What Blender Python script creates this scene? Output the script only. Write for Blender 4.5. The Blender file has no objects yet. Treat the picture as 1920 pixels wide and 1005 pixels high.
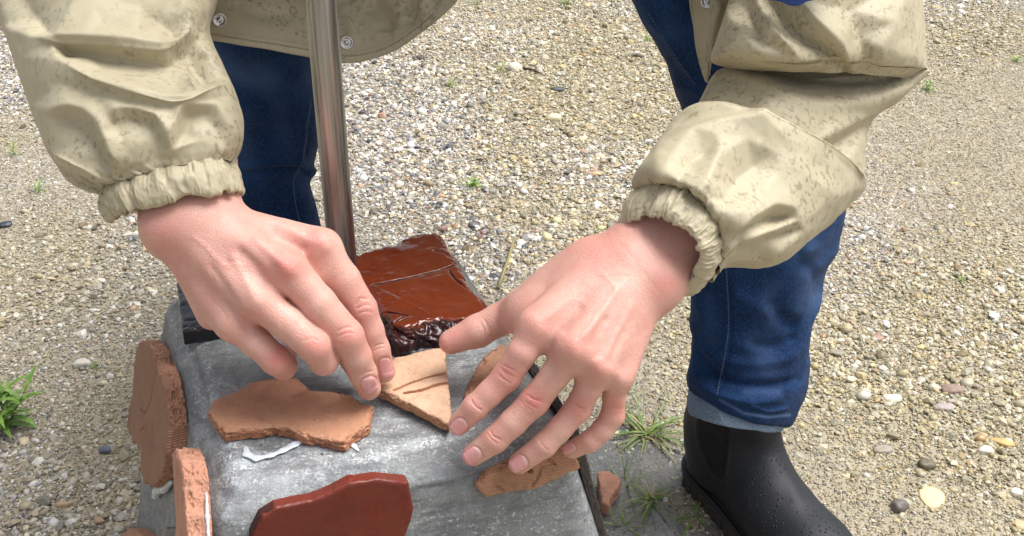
import bpy, bmesh, math, random
import numpy as np
import openvdb
from mathutils import Vector, Matrix

# ------------------------------------------------------------------ camera, light, exposure
sc = bpy.context.scene
col = sc.collection
F = 2300.0; TH = math.radians(31.9); H = 0.92          # focal length in photo pixels, pitch, camera height
cT, sT = math.cos(TH), math.sin(TH)
CAM = np.array([0, 0, H]); FW = np.array([0, cT, -sT]); UP = np.array([0, sT, cT]); RT = np.array([1.0, 0, 0])
cam = bpy.data.objects.new('camera', bpy.data.cameras.new('camera')); col.objects.link(cam)
cam.location = (0, 0, H); cam.rotation_euler = (math.pi / 2 - TH, 0, 0)
cam.data.sensor_width = 36; cam.data.lens = 36 * F / 1920; cam.data.clip_start = 0.01; cam.data.clip_end = 500
sc.camera = cam

world = bpy.data.worlds.new('World'); sc.world = world; world.use_nodes = True
wn = world.node_tree; bg = wn.nodes['Background']
sky = wn.nodes.new('ShaderNodeTexSky'); sky.sky_type = 'NISHITA'; sky.sun_disc = False
SUN_EL, SUN_ROT = math.radians(66), math.radians(74)
sky.sun_elevation = SUN_EL; sky.sun_rotation = SUN_ROT
sky.air_density = 1.0; sky.dust_density = 6.0; sky.ozone_density = 1.0
hs = wn.nodes.new('ShaderNodeHueSaturation'); hs.inputs['Saturation'].default_value = 0.38   # overcast: the blue is washed out
wn.links.new(sky.outputs[0], hs.inputs['Color']); wn.links.new(hs.outputs[0], bg.inputs[0])
bg.inputs[1].default_value = 0.115
sun = bpy.data.objects.new('sun', bpy.data.lights.new('sun', 'SUN')); col.objects.link(sun)
sun.data.energy = 1.9; sun.data.angle = math.radians(38); sun.data.color = (1, 0.985, 0.96)
sd = Vector((math.sin(SUN_ROT) * math.cos(SUN_EL), math.cos(SUN_ROT) * math.cos(SUN_EL), math.sin(SUN_EL)))
sun.rotation_euler = sd.to_track_quat('Z', 'Y').to_euler()
sc.view_settings.view_transform = 'Standard'; sc.view_settings.look = 'None'
sc.view_settings.exposure = 0.74; sc.view_settings.gamma = 1
sc.view_settings.use_curve_mapping = False

# ------------------------------------------------------------------ geometry helpers
def ray(u, v): return FW + RT * ((u - 960) / F) - UP * ((v - 502.5) / F)
def PD(u, v, d): return CAM + ray(u, v) * d                       # point of the place seen at (u, v), d metres along the view axis
def PH(u, v, h):
    r = ray(u, v); return CAM + r * ((h - H) / r[2])              # point at height h
def PP(u, v, o, n):
    r = ray(u, v); return CAM + r * (np.dot(np.asarray(o) - CAM, n) / np.dot(r, n))
def proj(V):
    q = V - CAM; d = q @ FW
    return 960 + F * (q @ RT) / d, 502.5 - F * (q @ UP) / d, d
def unit(a): a = np.asarray(a, float); return a / (np.linalg.norm(a) + 1e-12)

def _hash(ix, iy, iz, seed):
    h = (ix.astype(np.uint32) * np.uint32(374761393) + iy.astype(np.uint32) * np.uint32(668265263)
         + iz.astype(np.uint32) * np.uint32(2147483647) + np.uint32((seed * 974634777) & 0xffffffff))
    h = (h ^ (h >> np.uint32(13))) * np.uint32(1274126177)
    h = h ^ (h >> np.uint32(16))
    return (h & np.uint32(0xffff)).astype(np.float32) / 32767.5 - 1
def vnoise(P, freq, seed=0):
    q = np.asarray(P, np.float64) * freq + 1000.0; i = np.floor(q).astype(np.int64); f = q - i
    f = f * f * (3 - 2 * f); out = 0
    for dx in (0, 1):
        for dy in (0, 1):
            for dz in (0, 1):
                w = (f[..., 0] if dx else 1 - f[..., 0]) * (f[..., 1] if dy else 1 - f[..., 1]) * (f[..., 2] if dz else 1 - f[..., 2])
                out = out + w * _hash(i[..., 0] + dx, i[..., 1] + dy, i[..., 2] + dz, seed)
    return out
def fbm(P, freq, octaves=3, seed=0, gain=.5):
    a, o = 1.0, 0
    for k in range(octaves): o = o + a * vnoise(P, freq * 2 ** k, seed + k * 17); a *= gain
    return o

def normals(V, Q):
    a, b, c, d = V[Q[:, 0]], V[Q[:, 1]], V[Q[:, 2]], V[Q[:, -1]]
    fn = np.cross(c - a, d - b) if Q.shape[1] == 4 else np.cross(b - a, c - a)
    N = np.zeros_like(V)
    for k in range(Q.shape[1]):
        for j in range(3): N[:, j] += np.bincount(Q[:, k], fn[:, j], len(V))
    return N / (np.linalg.norm(N, axis=1, keepdims=True) + 1e-20)
def smooth(V, Q, n=1, f=.5):
    e = np.concatenate([Q[:, [k, (k + 1) % Q.shape[1]]] for k in range(Q.shape[1])])
    e = np.concatenate([e, e[:, ::-1]])
    cnt = np.bincount(e[:, 0], minlength=len(V)).astype(float)
    for _ in range(n):
        S = np.stack([np.bincount(e[:, 0], V[e[:, 1], j], len(V)) for j in range(3)], 1)
        V = V + f * (S / np.maximum(cnt, 1)[:, None] - V)
    return V

def mesh_obj(name, V, Q, m=None, parent=None, tint=None, smooth_=True, loc=None):
    V = np.asarray(V, np.float32); me = bpy.data.meshes.new(name)
    loc = np.zeros(3) if loc is None else np.asarray(loc, float)
    if isinstance(Q, np.ndarray):
        nf, k = Q.shape
        me.vertices.add(len(V)); me.vertices.foreach_set('co', (V - loc).astype(np.float32).ravel())
        me.loops.add(nf * k); me.loops.foreach_set('vertex_index', Q.astype(np.int32).ravel())
        me.polygons.add(nf); me.polygons.foreach_set('loop_start', np.arange(0, nf * k, k, dtype=np.int32))
        me.polygons.foreach_set('loop_total', np.full(nf, k, dtype=np.int32))
        me.update(calc_edges=True); me.validate()
    else:
        me.from_pydata((V - loc).tolist(), [], Q); me.update()
    if smooth_: me.polygons.foreach_set('use_smooth', [True] * len(me.polygons))
    if True:
        a = me.attributes.new('tint', 'FLOAT_COLOR', 'POINT')
        t = np.ones((len(V), 4), np.float32); t[:, :3] = 1.0 if tint is None else tint; a.data.foreach_set('color', t.ravel())
    o = bpy.data.objects.new(name, me); col.objects.link(o); o.location = loc
    if m is not None: me.materials.append(m)
    if parent is not None:
        o.parent = parent; o.matrix_parent_inverse = Matrix.Identity(4)
        pl = Vector((0, 0, 0)); p = parent
        while p is not None: pl = pl + p.location; p = p.parent
        o.location = Vector(loc) - pl
    return o
def tag(o, label=None, cat=None, group=None, kind=None):
    if label: o['label'] = label
    if cat: o['category'] = cat
    if group: o['group'] = group
    if kind: o['kind'] = kind
    return o
def empty(name, loc):
    o = bpy.data.objects.new(name, None); col.objects.link(o); o.location = tuple(loc); o.empty_display_size = .02; return o

class Field:
    """signed distance volume, negative inside"""
    def __init__(s, lo, hi, vox):
        s.lo = np.array(lo, float); s.vox = vox; s.n = np.ceil((np.array(hi) - s.lo) / vox).astype(int) + 1
        s.a = np.full(s.n, 1.0, np.float32)
    def sl(s, lo, hi):
        i0 = np.clip(np.floor((lo - s.lo) / s.vox).astype(int), 0, s.n); i1 = np.clip(np.ceil((hi - s.lo) / s.vox).astype(int) + 1, 0, s.n)
        sl = tuple(slice(a, b) for a, b in zip(i0, i1))
        g = np.meshgrid(*[s.lo[k] + s.vox * np.arange(i0[k], i1[k], dtype=np.float32) for k in range(3)], indexing='ij', sparse=True)
        return sl, g
    def put(s, sl, d, k=0, sub=False):
        A = s.a[sl]
        if sub: s.a[sl] = smax(A, -d, k)
        else: s.a[sl] = smin(A, d, k)
def smin(a, b, k):
    if k <= 0: return np.minimum(a, b)
    h = np.maximum(k - np.abs(a - b), 0) / k
    return np.minimum(a, b) - h * h * k * .25
def smax(a, b, k): return -smin(-a, -b, k)
def cone_d(g, a, b, ra, rb, n=None, sq=1.0):
    a = np.asarray(a, float); b = np.asarray(b, float); ab = b - a; L2 = float(ab @ ab) + 1e-12
    t = ((g[0] - a[0]) * ab[0] + (g[1] - a[1]) * ab[1] + (g[2] - a[2]) * ab[2]) / L2
    t = np.clip(t, 0, 1)
    q = [g[k] - (a[k] + t * ab[k]) for k in range(3)]
    if n is not None:
        n = unit(n); qn = (q[0] * n[0] + q[1] * n[1] + q[2] * n[2]) * (1 / sq - 1)
        q = [q[k] + qn * n[k] for k in range(3)]
    return (np.sqrt(q[0] ** 2 + q[1] ** 2 + q[2] ** 2) - (ra + t * (rb - ra))).astype(np.float32)
def cone(fl, a, b, ra, rb, k=0, n=None, sq=1.0, sub=False, pad=0):
    a = np.asarray(a, float); b = np.asarray(b, float); r = max(ra, rb) + k + 3 * fl.vox + pad
    sl, g = fl.sl(np.minimum(a, b) - r, np.maximum(a, b) + r)
    fl.put(sl, cone_d(g, a, b, ra, rb, n, sq), k, sub)
def to_mesh(fl, sm=1, f=.5):
    gr = openvdb.FloatGrid(background=3 * fl.vox)
    gr.copyFromArray(np.clip(fl.a, -3 * fl.vox, 3 * fl.vox).astype(np.float32))
    P, Q = gr.convertToQuads(isovalue=0)
    V = P.astype(float) * fl.vox + fl.lo; Q = Q.astype(np.int64)
    a = V[Q[:, 0]]; vol = np.einsum('ij,ij->i', a, np.cross(V[Q[:, 1]], V[Q[:, 2]])).sum() + np.einsum('ij,ij->i', a, np.cross(V[Q[:, 2]], V[Q[:, 3]])).sum()
    if vol < 0: Q = Q[:, ::-1]
    if sm: V = smooth(V, Q, sm, f)
    return V, Q

def poly_dist(U, W, pts, closed=False):
    """distance, signed side and parameter of points (U, W) to a polyline"""
    best = np.full(U.shape, 1e9); side = np.zeros(U.shape); par = np.zeros(U.shape)
    P = list(pts) + ([pts[0]] if closed else []); tot = 0; Ls = [math.hypot(P[i + 1][0] - P[i][0], P[i + 1][1] - P[i][1]) for i in range(len(P) - 1)]
    S = sum(Ls) + 1e-9
    for i in range(len(P) - 1):
        ax, ay = P[i]; bx, by = P[i + 1]; dx, dy = bx - ax, by - ay; L2 = dx * dx + dy * dy + 1e-9
        t = np.clip(((U - ax) * dx + (W - ay) * dy) / L2, 0, 1)
        ex, ey = U - ax - t * dx, W - ay - t * dy; d = np.hypot(ex, ey); m = d < best
        best = np.where(m, d, best); side = np.where(m, np.sign(dx * ey - dy * ex), side)
        par = np.where(m, (tot + t * Ls[i]) / S, par); tot += Ls[i]
    return best, side, par
def curve(pts, n=8):
    """Catmull-Rom through the points"""
    P = [np.array(p, float) for p in pts]; P = [2 * P[0] - P[1]] + P + [2 * P[-1] - P[-2]]; out = []
    for i in range(1, len(P) - 2):
        for k in range(n):
            t = k / n; out.append(.5 * ((2 * P[i]) + (-P[i - 1] + P[i + 1]) * t + (2 * P[i - 1] - 5 * P[i] + 4 * P[i + 1] - P[i + 2]) * t * t + (-P[i - 1] + 3 * P[i] - 3 * P[i + 1] + P[i + 2]) * t ** 3))
    out.append(P[-2]); return out
def inside(U, W, poly):
    c = np.zeros(U.shape, bool); n = len(poly)
    for i in range(n):
        x1, y1 = poly[i]; x2, y2 = poly[(i + 1) % n]
        m = ((y1 > W) != (y2 > W)) & (U < (x2 - x1) * (W - y1) / (y2 - y1 + 1e-12) + x1)
        c ^= m
    return c
def relief(V, Q, strokes, smooth_path=True):
    """folds, creases and bulges: (points as seen from the front, half width px, height mm, profile)"""
    N = normals(V, Q); u, v, d = proj(V)
    facing = np.clip(((CAM - V) / np.linalg.norm(CAM - V, axis=1, keepdims=True) * N).sum(1) * 3, 0, 1)
    D = np.zeros(len(V))
    for st in strokes:
        pts, w, amp = st[:3]; prof = st[3] if len(st) > 3 else 'g'
        if smooth_path and len(pts) > 2: pts = [tuple(p) for p in curve(pts, 5)]
        xs = [p[0] for p in pts]; ys = [p[1] for p in pts]; R = w * 3.2
        m = (u > min(xs) - R) & (u < max(xs) + R) & (v > min(ys) - R) & (v < max(ys) + R) & (facing > 0)
        if not m.any(): continue
        dd, side, t = poly_dist(u[m], v[m], pts)
        end = np.clip(np.minimum(t, 1 - t) * 6 + .12, 0, 1) if len(pts) > 1 and 'e' not in prof else 1
        x = dd / w
        if prof[0] == 'g': p = np.exp(-x * x)                              # soft ridge or valley
        elif prof[0] == 'r': p = np.exp(-x * 1.6)                          # sharp ridge
        elif prof[0] == 's': p = np.where(side > 0, np.exp(-x * 1.4), np.exp(-(x * 4) ** 2))   # lip: rises slowly on the right-hand side, drops at once
        elif prof[0] == 'z': p = side * x * np.exp(.5 - x * x * .5) * 1.0   # ridge and valley side by side
        D[m] += p * amp * .001 * end * facing[m]
    return V + N * D[:, None]
def facets(V, Q, pts, blur=5, pull=.001):
    """taut cloth: heights given at the ends of ridges and hollows (u, v, mm), flat in between, creases slightly softened"""
    from mathutils.geometry import delaunay_2d_cdt
    co, edges = [], []
    for run in pts:
        for i, p in enumerate(run):
            co.append(p)
            if i: edges.append((len(co) - 2, len(co) - 1))
    vs, es, fs, ov, oe, of = delaunay_2d_cdt([Vector((p[0], p[1])) for p in co], edges, [], 0, 1e-4)
    hh = [np.mean([co[j][2] for j in o]) if o else None for o in ov]
    P = np.array([v[:] for v in vs]); 
    for i, h in enumerate(hh):
        if h is None: k = np.argsort([math.hypot(P[i][0] - c[0], P[i][1] - c[1]) for c in co])[:2]; hh[i] = np.mean([co[j][2] for j in k])
    x0, y0 = P.min(0) - 20; x1, y1 = P.max(0) + 20; st = 1.5; gx = np.arange(x0, x1, st); gy = np.arange(y0, y1, st); X, Y = np.meshgrid(gx, gy, indexing='ij'); G = np.zeros_like(X)
    for f in fs:
        f = list(f)
        for t in range(1, len(f) - 1):
            a, b, c = P[f[0]], P[f[t]], P[f[t + 1]]; den = (b[1] - c[1]) * (a[0] - c[0]) + (c[0] - b[0]) * (a[1] - c[1])
            if abs(den) < 1e-9: continue
            i0 = max(int((min(a[0], b[0], c[0]) - x0) / st), 0); i1 = int((max(a[0], b[0], c[0]) - x0) / st) + 2; j0 = max(int((min(a[1], b[1], c[1]) - y0) / st), 0); j1 = int((max(a[1], b[1], c[1]) - y0) / st) + 2
            xx_, yy_ = X[i0:i1, j0:j1], Y[i0:i1, j0:j1]; w0 = ((b[1] - c[1]) * (xx_ - c[0]) + (c[0] - b[0]) * (yy_ - c[1])) / den; w1 = ((c[1] - a[1]) * (xx_ - c[0]) + (a[0] - c[0]) * (yy_ - c[1])) / den; w2 = 1 - w0 - w1
            m = (w0 >= -1e-6) & (w1 >= -1e-6) & (w2 >= -1e-6); G[i0:i1, j0:j1][m] = (w0 * hh[f[0]] + w1 * hh[f[t]] + w2 * hh[f[t + 1]])[m]
    r = max(1, int(blur / st / 1.7))
    for _ in range(3):
        for ax in (0, 1):
            K = np.cumsum(np.pad(G, [(r + 1, r) if k == ax else (0, 0) for k in (0, 1)], mode='edge'), axis=ax); n_ = G.shape[ax]
            G = (np.take(K, np.arange(2 * r + 1, 2 * r + 1 + n_), ax) - np.take(K, np.arange(0, n_), ax)) / (2 * r + 1)
    N = normals(V, Q); u, v, d = proj(V); w = np.clip(((CAM - V) / np.linalg.norm(CAM - V, axis=1, keepdims=True) * N).sum(1) * 2.5, 0, 1)
    fi = np.clip((u - x0) / st, 0, len(gx) - 1.001); fj = np.clip((v - y0) / st, 0, len(gy) - 1.001); i, j = fi.astype(int), fj.astype(int); a, b = fi - i, fj - j
    h = G[i, j] * (1 - a) * (1 - b) + G[i + 1, j] * a * (1 - b) + G[i, j + 1] * (1 - a) * b + G[i + 1, j + 1] * a * b
    w = w * ((u > x0) & (u < x1) & (v > y0) & (v < y1)); toward = (CAM - V) / np.linalg.norm(CAM - V, axis=1, keepdims=True)
    return V + (N * .6 + toward * .4) * (h * .001 * w)[:, None]
def nz_tint(n, c): return np.tile(np.array(c, np.float32), (n, 1))

# ------------------------------------------------------------------ materials
class NT:
    def __init__(s, name):
        s.m = bpy.data.materials.new(name); s.m.use_nodes = True; s.t = s.m.node_tree; s.b = s.t.nodes['Principled BSDF']
        s.co = s.t.nodes.new('ShaderNodeNewGeometry').outputs['Position']
    def n(s, typ, **kw):
        x = s.t.nodes.new('ShaderNode' + typ)
        for k, v in kw.items():
            if hasattr(x, k) and k not in x.inputs: setattr(x, k, v)
            elif isinstance(v, bpy.types.NodeSocket): s.t.links.new(v, x.inputs[k.replace('_', ' ')])
            else: x.inputs[k.replace('_', ' ')].default_value = v
        return x
    def L(s, a, b): s.t.links.new(a, b)
    def noise(s, scale, detail=4, rough=.55, vec=None, dist=0):
        x = s.n('TexNoise', Scale=scale, Detail=detail, Roughness=rough, Distortion=dist); s.L(vec or s.co, x.inputs['Vector']); return x.outputs[0]
    def vor(s, scale, feature='F1', vec=None, out='Distance', rand=1):
        x = s.n('TexVoronoi', feature=feature, Scale=scale, Randomness=rand); s.L(vec or s.co, x.inputs['Vector']); return x.outputs[out]
    def ramp(s, fac, stops, interp='LINEAR'):
        x = s.n('ValToRGB'); r = x.color_ramp; r.interpolation = interp
        while len(r.elements) < len(stops): r.elements.new(.5)
        for e, (p, c) in zip(r.elements, stops):
            e.position = p; e.color = (c, c, c, 1) if isinstance(c, (int, float)) else (*c, 1)
        s.L(fac, x.inputs[0]); return x.outputs[0]
    def mix(s, f, a, b, mode='MIX'):
        x = s.n('Mix', data_type='RGBA', blend_type=mode)
        for k, v in ((0, f), (6, a), (7, b)):
            if isinstance(v, bpy.types.NodeSocket): s.L(v, x.inputs[k])
            else: x.inputs[k].default_value = v if k == 0 else (*v, 1)
        return x.outputs[2]
    def math(s, op, a, b=0.0, c=None):
        x = s.n('Math', operation=op)
        for k, v in enumerate((a, b) if c is None else (a, b, c)):
            if isinstance(v, bpy.types.NodeSocket): s.L(v, x.inputs[k])
            else: x.inputs[k].default_value = v
        return x.outputs[0]
    def bump(s, h, dist, strength=1.0, prev=None):
        x = s.n('Bump', Strength=strength, Distance=dist); s.L(h, x.inputs['Height'])
        if prev is not None: s.L(prev, x.inputs['Normal'])
        return x.outputs[0]
    def scaled(s, vec3, rot=(0, 0, 0)):
        x = s.n('Mapping'); x.inputs['Scale'].default_value = vec3; x.inputs['Rotation'].default_value = rot; s.L(s.co, x.inputs[0]); return x.outputs[0]
    def attr(s, name, typ='GEOMETRY'):
        x = s.n('Attribute', attribute_type=typ); x.attribute_name = name; return x
    def set(s, **kw):
        for k, v in kw.items():
            i = s.b.inputs[k.replace('_', ' ')]
            if isinstance(v, bpy.types.NodeSocket): s.L(v, i)
            else: i.default_value = (*v, 1) if isinstance(v, tuple) and len(v) == 3 and i.type == 'RGBA' else v
        return s.m

def mat_ground():
    s = NT('sandy_ground')
    n1 = s.noise(3.0, 4); n2 = s.noise(60, 5, .7); v = s.vor(170, out='Color'); vd = s.vor(170)
    base = s.mix(s.ramp(n1, [(.4, 0.0), (.62, 1.0)]), (.29, .245, .17), (.27, .225, .12))
    base = s.mix(s.ramp(n2, [(.35, .0), (.7, .7)]), base, (.40, .35, .26))
    peb = s.mix(.75, s.mix(s.math('MULTIPLY', vd, 1.0), base, (.5, .46, .4)), base)
    sep = s.n('SeparateColor'); s.L(v, sep.inputs[0])
    tone = s.ramp(sep.outputs[0], [(0, (.13, .12, .12)), (.25, (.32, .26, .18)), (.5, (.45, .40, .30)), (.75, (.35, .33, .31)), (1, (.62, .58, .5))], 'CONSTANT')
    mask = s.ramp(s.vor(170), [(.25, 1.0), (.45, 0.0)])
    c = s.mix(s.math('MULTIPLY', mask, .8), peb, tone)
    dry = s.attr('tint').outputs['Fac']; c = s.mix(s.math('SUBTRACT', 1.0, dry), c, (.17, .165, .145))
    h = s.math('ADD', s.math('MULTIPLY', mask, .6), n2)
    wet = s.ramp(s.noise(2.2, 3), [(.45, .75), (.6, .35)])
    return s.set(Base_Color=c, Roughness=s.math('MULTIPLY', wet, s.math('MULTIPLY_ADD', dry, .6, .4)), Normal=s.bump(h, .004, 1))
def mat_pebble():
    s = NT('pebble'); a = s.attr('pcol', 'INSTANCER').outputs['Color']
    n = s.noise(400, 3, .6); c = s.mix(s.ramp(n, [(.3, 0), (.7, .5)]), a, (.22, .19, .15))
    c = s.mix(.75, c, a)
    r = s.attr('wet', 'INSTANCER').outputs['Fac']
    return s.set(Base_Color=c, Roughness=r, Normal=s.bump(n, .0008, .6))
def mat_stone(name, c1, c2, rough=.5):
    s = NT(name); n = s.noise(120, 5, .65); n2 = s.noise(25, 3)
    c = s.mix(s.ramp(n, [(.35, 0.0), (.65, 1.0)]), c1, c2); c = s.mix(s.ramp(n2, [(.4, 0.0), (.7, .35)]), c, tuple(x * .5 for x in c1))
    return s.set(Base_Color=c, Roughness=rough, Normal=s.bump(n, .002, .7))
def mat_concrete():
    s = NT('wet_concrete')
    big = s.noise(9, 4, .55, dist=.6); mid = s.noise(45, 4, .6); fine = s.noise(420, 3, .7); sp = s.noise(900, 2, .6)
    c = s.mix(s.ramp(big, [(.35, 0.0), (.65, 1.0)]), (.14, .15, .155), (.24, .25, .255))
    c = s.mix(s.ramp(mid, [(.45, 0.0), (.75, .6)]), c, (.15, .16, .165))
    white = s.math('MULTIPLY', s.ramp(fine, [(.56, 0.0), (.66, 1.0)]), s.ramp(s.noise(16, 4, .6), [(.42, .05), (.62, 1.0)]))
    c = s.mix(s.math('MULTIPLY', white, .75), c, (.66, .68, .69))
    rim = s.math('SUBTRACT', 1.0, s.attr('tint').outputs['Fac']); grn = s.ramp(s.noise(560, 2, .6), [(.50, 0.0), (.60, 1.0)]); gsel = s.ramp(s.noise(120, 3, .7), [(.42, 0.0), (.56, 1.0)])
    c = s.mix(s.math('MULTIPLY', s.math('MULTIPLY', grn, gsel), s.math('MULTIPLY', rim, s.ramp(s.noise(40, 3, .6), [(.35, .25), (.55, 1.0)]))), c, (.78, .80, .80))
    c = s.mix(s.math('MULTIPLY', rim, s.ramp(s.noise(70, 4, .7), [(.40, .05), (.66, .62)])), c, (.58, .63, .66))
    pit = s.ramp(s.vor(95), [(.07, 1.0), (.11, 0.0)])
    pm = s.math('MULTIPLY', pit, s.ramp(s.vor(95, out='Color'), [(.78, 0.0), (.82, 1.0)]))
    st_ = s.noise(1, 4, .6, vec=s.scaled((28, 90, 160), (0, 0, -.35))); c = s.mix(s.ramp(st_, [(.48, 0.0), (.62, .6)]), c, (.10, .105, .11)); c = s.mix(pm, c, (.03, .03, .03))
    wet = s.ramp(s.noise(13, 4, .6, dist=1.0), [(.44, .06), (.58, .22), (.72, .5)])
    ripple = s.noise(120, 2, .5, vec=s.scaled((1, 2.0, 1), (0, 0, .35)), dist=1.2)
    nz = s.n('SeparateXYZ'); s.L(s.n('NewGeometry').outputs['Normal'], nz.inputs[0]); up = s.ramp(nz.outputs[2], [(.55, 0.0), (.9, 1.0)])
    wetm = s.math('MULTIPLY', up, s.ramp(s.noise(14, 4, .6, dist=.8), [(.46, 1.0), (.62, .25)]))
    b = s.bump(s.math('ADD', s.math('MULTIPLY', s.math('ADD', fine, s.noise(160, 4, .7)), .5), s.math('MULTIPLY', pm, -3.0)), .0016, .8)
    return s.set(Base_Color=c, Roughness=s.math('SUBTRACT', .66, s.math('MULTIPLY', wetm, .35)), Normal=b, Specular_IOR_Level=.5, Coat_Weight=wetm, Coat_Roughness=.06, Coat_IOR=1.38, Coat_Normal=s.bump(ripple, .006, .9))
def mat_terracotta(name, c1, c2, edge=False, mesh_mark=0, rough=.85):
    s = NT(name); n = s.noise(30, 5, .6); f = s.noise(500, 4, .75); g = s.noise(170, 4, .7)
    c = s.mix(s.ramp(n, [(.35, 0.0), (.7, 1.0)]), c1, c2)
    c = s.mix(s.ramp(s.noise(75, 5, .7), [(.50, 0.0), (.66, .45)]), c, tuple(x * .62 for x in c2)); c = s.mix(s.ramp(f, [(.58, 0.0), (.72, .55)]), c, tuple(min(1, x * 1.7) for x in c1))
    c = s.mix(s.ramp(g, [(.62, 0.0), (.7, .6)]), c, tuple(x * .45 for x in c1))
    a = s.attr('tint'); c = s.mix(1.0, c, a.outputs['Color'], 'MULTIPLY')
    h = s.math('ADD', s.math('MULTIPLY', f, .5), g); nb = s.bump(h, .0012, .8)
    if mesh_mark:
        w = s.n('TexWave', Scale=mesh_mark, Distortion=1.2, Detail=2, bands_direction='Z'); s.L(s.co, w.inputs[0]); w.inputs['Detail Scale'].default_value = 1.5
        nb = s.bump(w.outputs[0], .002, .7, nb); c = s.mix(s.ramp(w.outputs[0], [(.1, .14), (.5, 0.0)]), c, tuple(x * .5 for x in c1))
    return s.set(Base_Color=c, Roughness=rough, Normal=nb)
def mat_glazed(name, c1, c2, rough=.2, bumpd=.0012, coat=.5, freq=60):
    s = NT(name); n = s.noise(22, 4, .6, dist=.5); f = s.noise(freq, 4, .6)
    c = s.mix(s.ramp(n, [(.4, 0.0), (.68, 1.0)]), c1, c2)
    a = s.attr('tint'); c = s.mix(1.0, c, a.outputs['Color'], 'MULTIPLY')
    r = s.ramp(s.noise(35, 4, .6), [(.4, rough * .7), (.65, rough * 1.9)])
    return s.set(Base_Color=c, Roughness=r, Normal=s.bump(s.math('ADD', f, s.math('MULTIPLY', s.noise(700, 2), .12)), bumpd, .7), Coat_Weight=coat, Coat_Roughness=.08, Specular_IOR_Level=.35)
def mat_jacket():
    s = NT('raincoat_cloth')
    n = s.noise(7, 3); c = s.mix(s.ramp(n, [(.35, 0.0), (.7, 1.0)]), (.43, .38, .255), (.47, .42, .29))
    st = s.scaled((1, 1, .8))
    sp1 = s.ramp(s.noise(290, 2, .5, vec=st), [(.56, 0.0), (.61, 1.0)])
    sp2 = s.ramp(s.noise(210, 3, .55, vec=st), [(.55, 0.0), (.64, .9)])
    reg = s.ramp(s.noise(13, 4, .7), [(.46, 0.0), (.56, 1.0)]); reg2 = s.ramp(s.noise(10, 4, .65), [(.47, 0.0), (.58, 1.0)])
    m = s.math('MAXIMUM', s.math('MULTIPLY', sp1, reg), s.math('MULTIPLY', sp2, reg2))
    a = s.attr('tint'); m = s.math('MULTIPLY', m, a.outputs['Fac'])
    c = s.mix(s.math('MULTIPLY', m, .56), c, (.17, .135, .075))
    weave = s.noise(2500, 2, .5); wr = s.noise(60, 4, .55, dist=.8)
    return s.set(Base_Color=c, Roughness=s.ramp(m, [(0, .56), (1, .42)]), Normal=s.bump(weave, .0002, .35, s.bump(wr, .0014, .4)), Specular_IOR_Level=.45, Sheen_Weight=.08)
def mat_denim(name, dark, mid, amt=.5):
    s = NT(name)
    n = s.noise(14, 5, .6); tw = s.n('TexWave', Scale=420, Distortion=.6, Detail=1, bands_direction='DIAGONAL'); s.L(s.co, tw.inputs[0])
    f = s.noise(900, 3, .7, vec=s.scaled((1, 1, .35)))
    c = s.mix(s.ramp(n, [(.42, 0.0), (.75, amt)]), dark, mid); c = s.mix(s.ramp(f, [(.42, 0.0), (.75, .65)]), c, tuple(min(1, x * 1.8 + .010) for x in mid)); c = s.mix(s.ramp(s.noise(6, 3), [(.45, 0.0), (.70, .25)]), c, tuple(min(1, x * 1.8) for x in mid))
    a = s.attr('tint'); c = s.mix(s.math('MULTIPLY', s.math('SUBTRACT', 1.0, a.outputs['Fac']), 1.0), c, (.10, .17, .34))
    wr = s.noise(45, 4, .5, vec=s.scaled((1, 1, 1.6)), dist=1)
    return s.set(Base_Color=c, Roughness=.85, Sheen_Weight=.04, Sheen_Roughness=.5, Specular_IOR_Level=.2, Normal=s.bump(s.math('ADD', f, tw.outputs[0]), .0004, .5, s.bump(wr, .004, .5)))
def mat_skin():
    s = NT('skin'); a = s.attr('tint').outputs['Color']
    mott = s.noise(70, 5, .65); c = s.mix(s.ramp(mott, [(.38, 0.0), (.70, .5)]), a, (.60, .275, .225)); c = s.mix(s.ramp(s.noise(38, 4, .6), [(.52, 0.0), (.72, .35)]), c, (.74, .50, .41))
    fine = s.noise(900, 3, .65); lines = s.vor(430, 'DISTANCE_TO_EDGE')
    c = s.mix(s.ramp(s.noise(260, 3, .6), [(.5, 0.0), (.75, .16)]), c, (.50, .22, .17))
    h = s.math('ADD', s.math('MULTIPLY', fine, .5), s.math('MINIMUM', s.math('MULTIPLY', lines, 3.0), .4))
    nl = s.attr('nail').outputs['Fac']
    rough = s.mix(nl, (.40, .40, .40), (.2, .2, .2))
    s.set(Base_Color=c, Roughness=s.ramp(rough, [(0, 0.0), (1, 1.0)]), Normal=s.bump(s.math('MULTIPLY', h, s.math('SUBTRACT', 1.0, nl)), .0005, .6),
          Subsurface_Weight=.35, Subsurface_Scale=.006, Specular_IOR_Level=.42)
    s.b.inputs['Subsurface Radius'].default_value = (1.0, .35, .2)
    return s.m
def mat_simple(name, c, rough=.5, metal=0, bump=0, freq=200, **kw):
    s = NT(name); s.set(Base_Color=c, Roughness=rough, Metallic=metal, **kw)
    if bump: s.set(Normal=s.bump(s.noise(freq, 4, .6), bump, .7))
    return s.m
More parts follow.
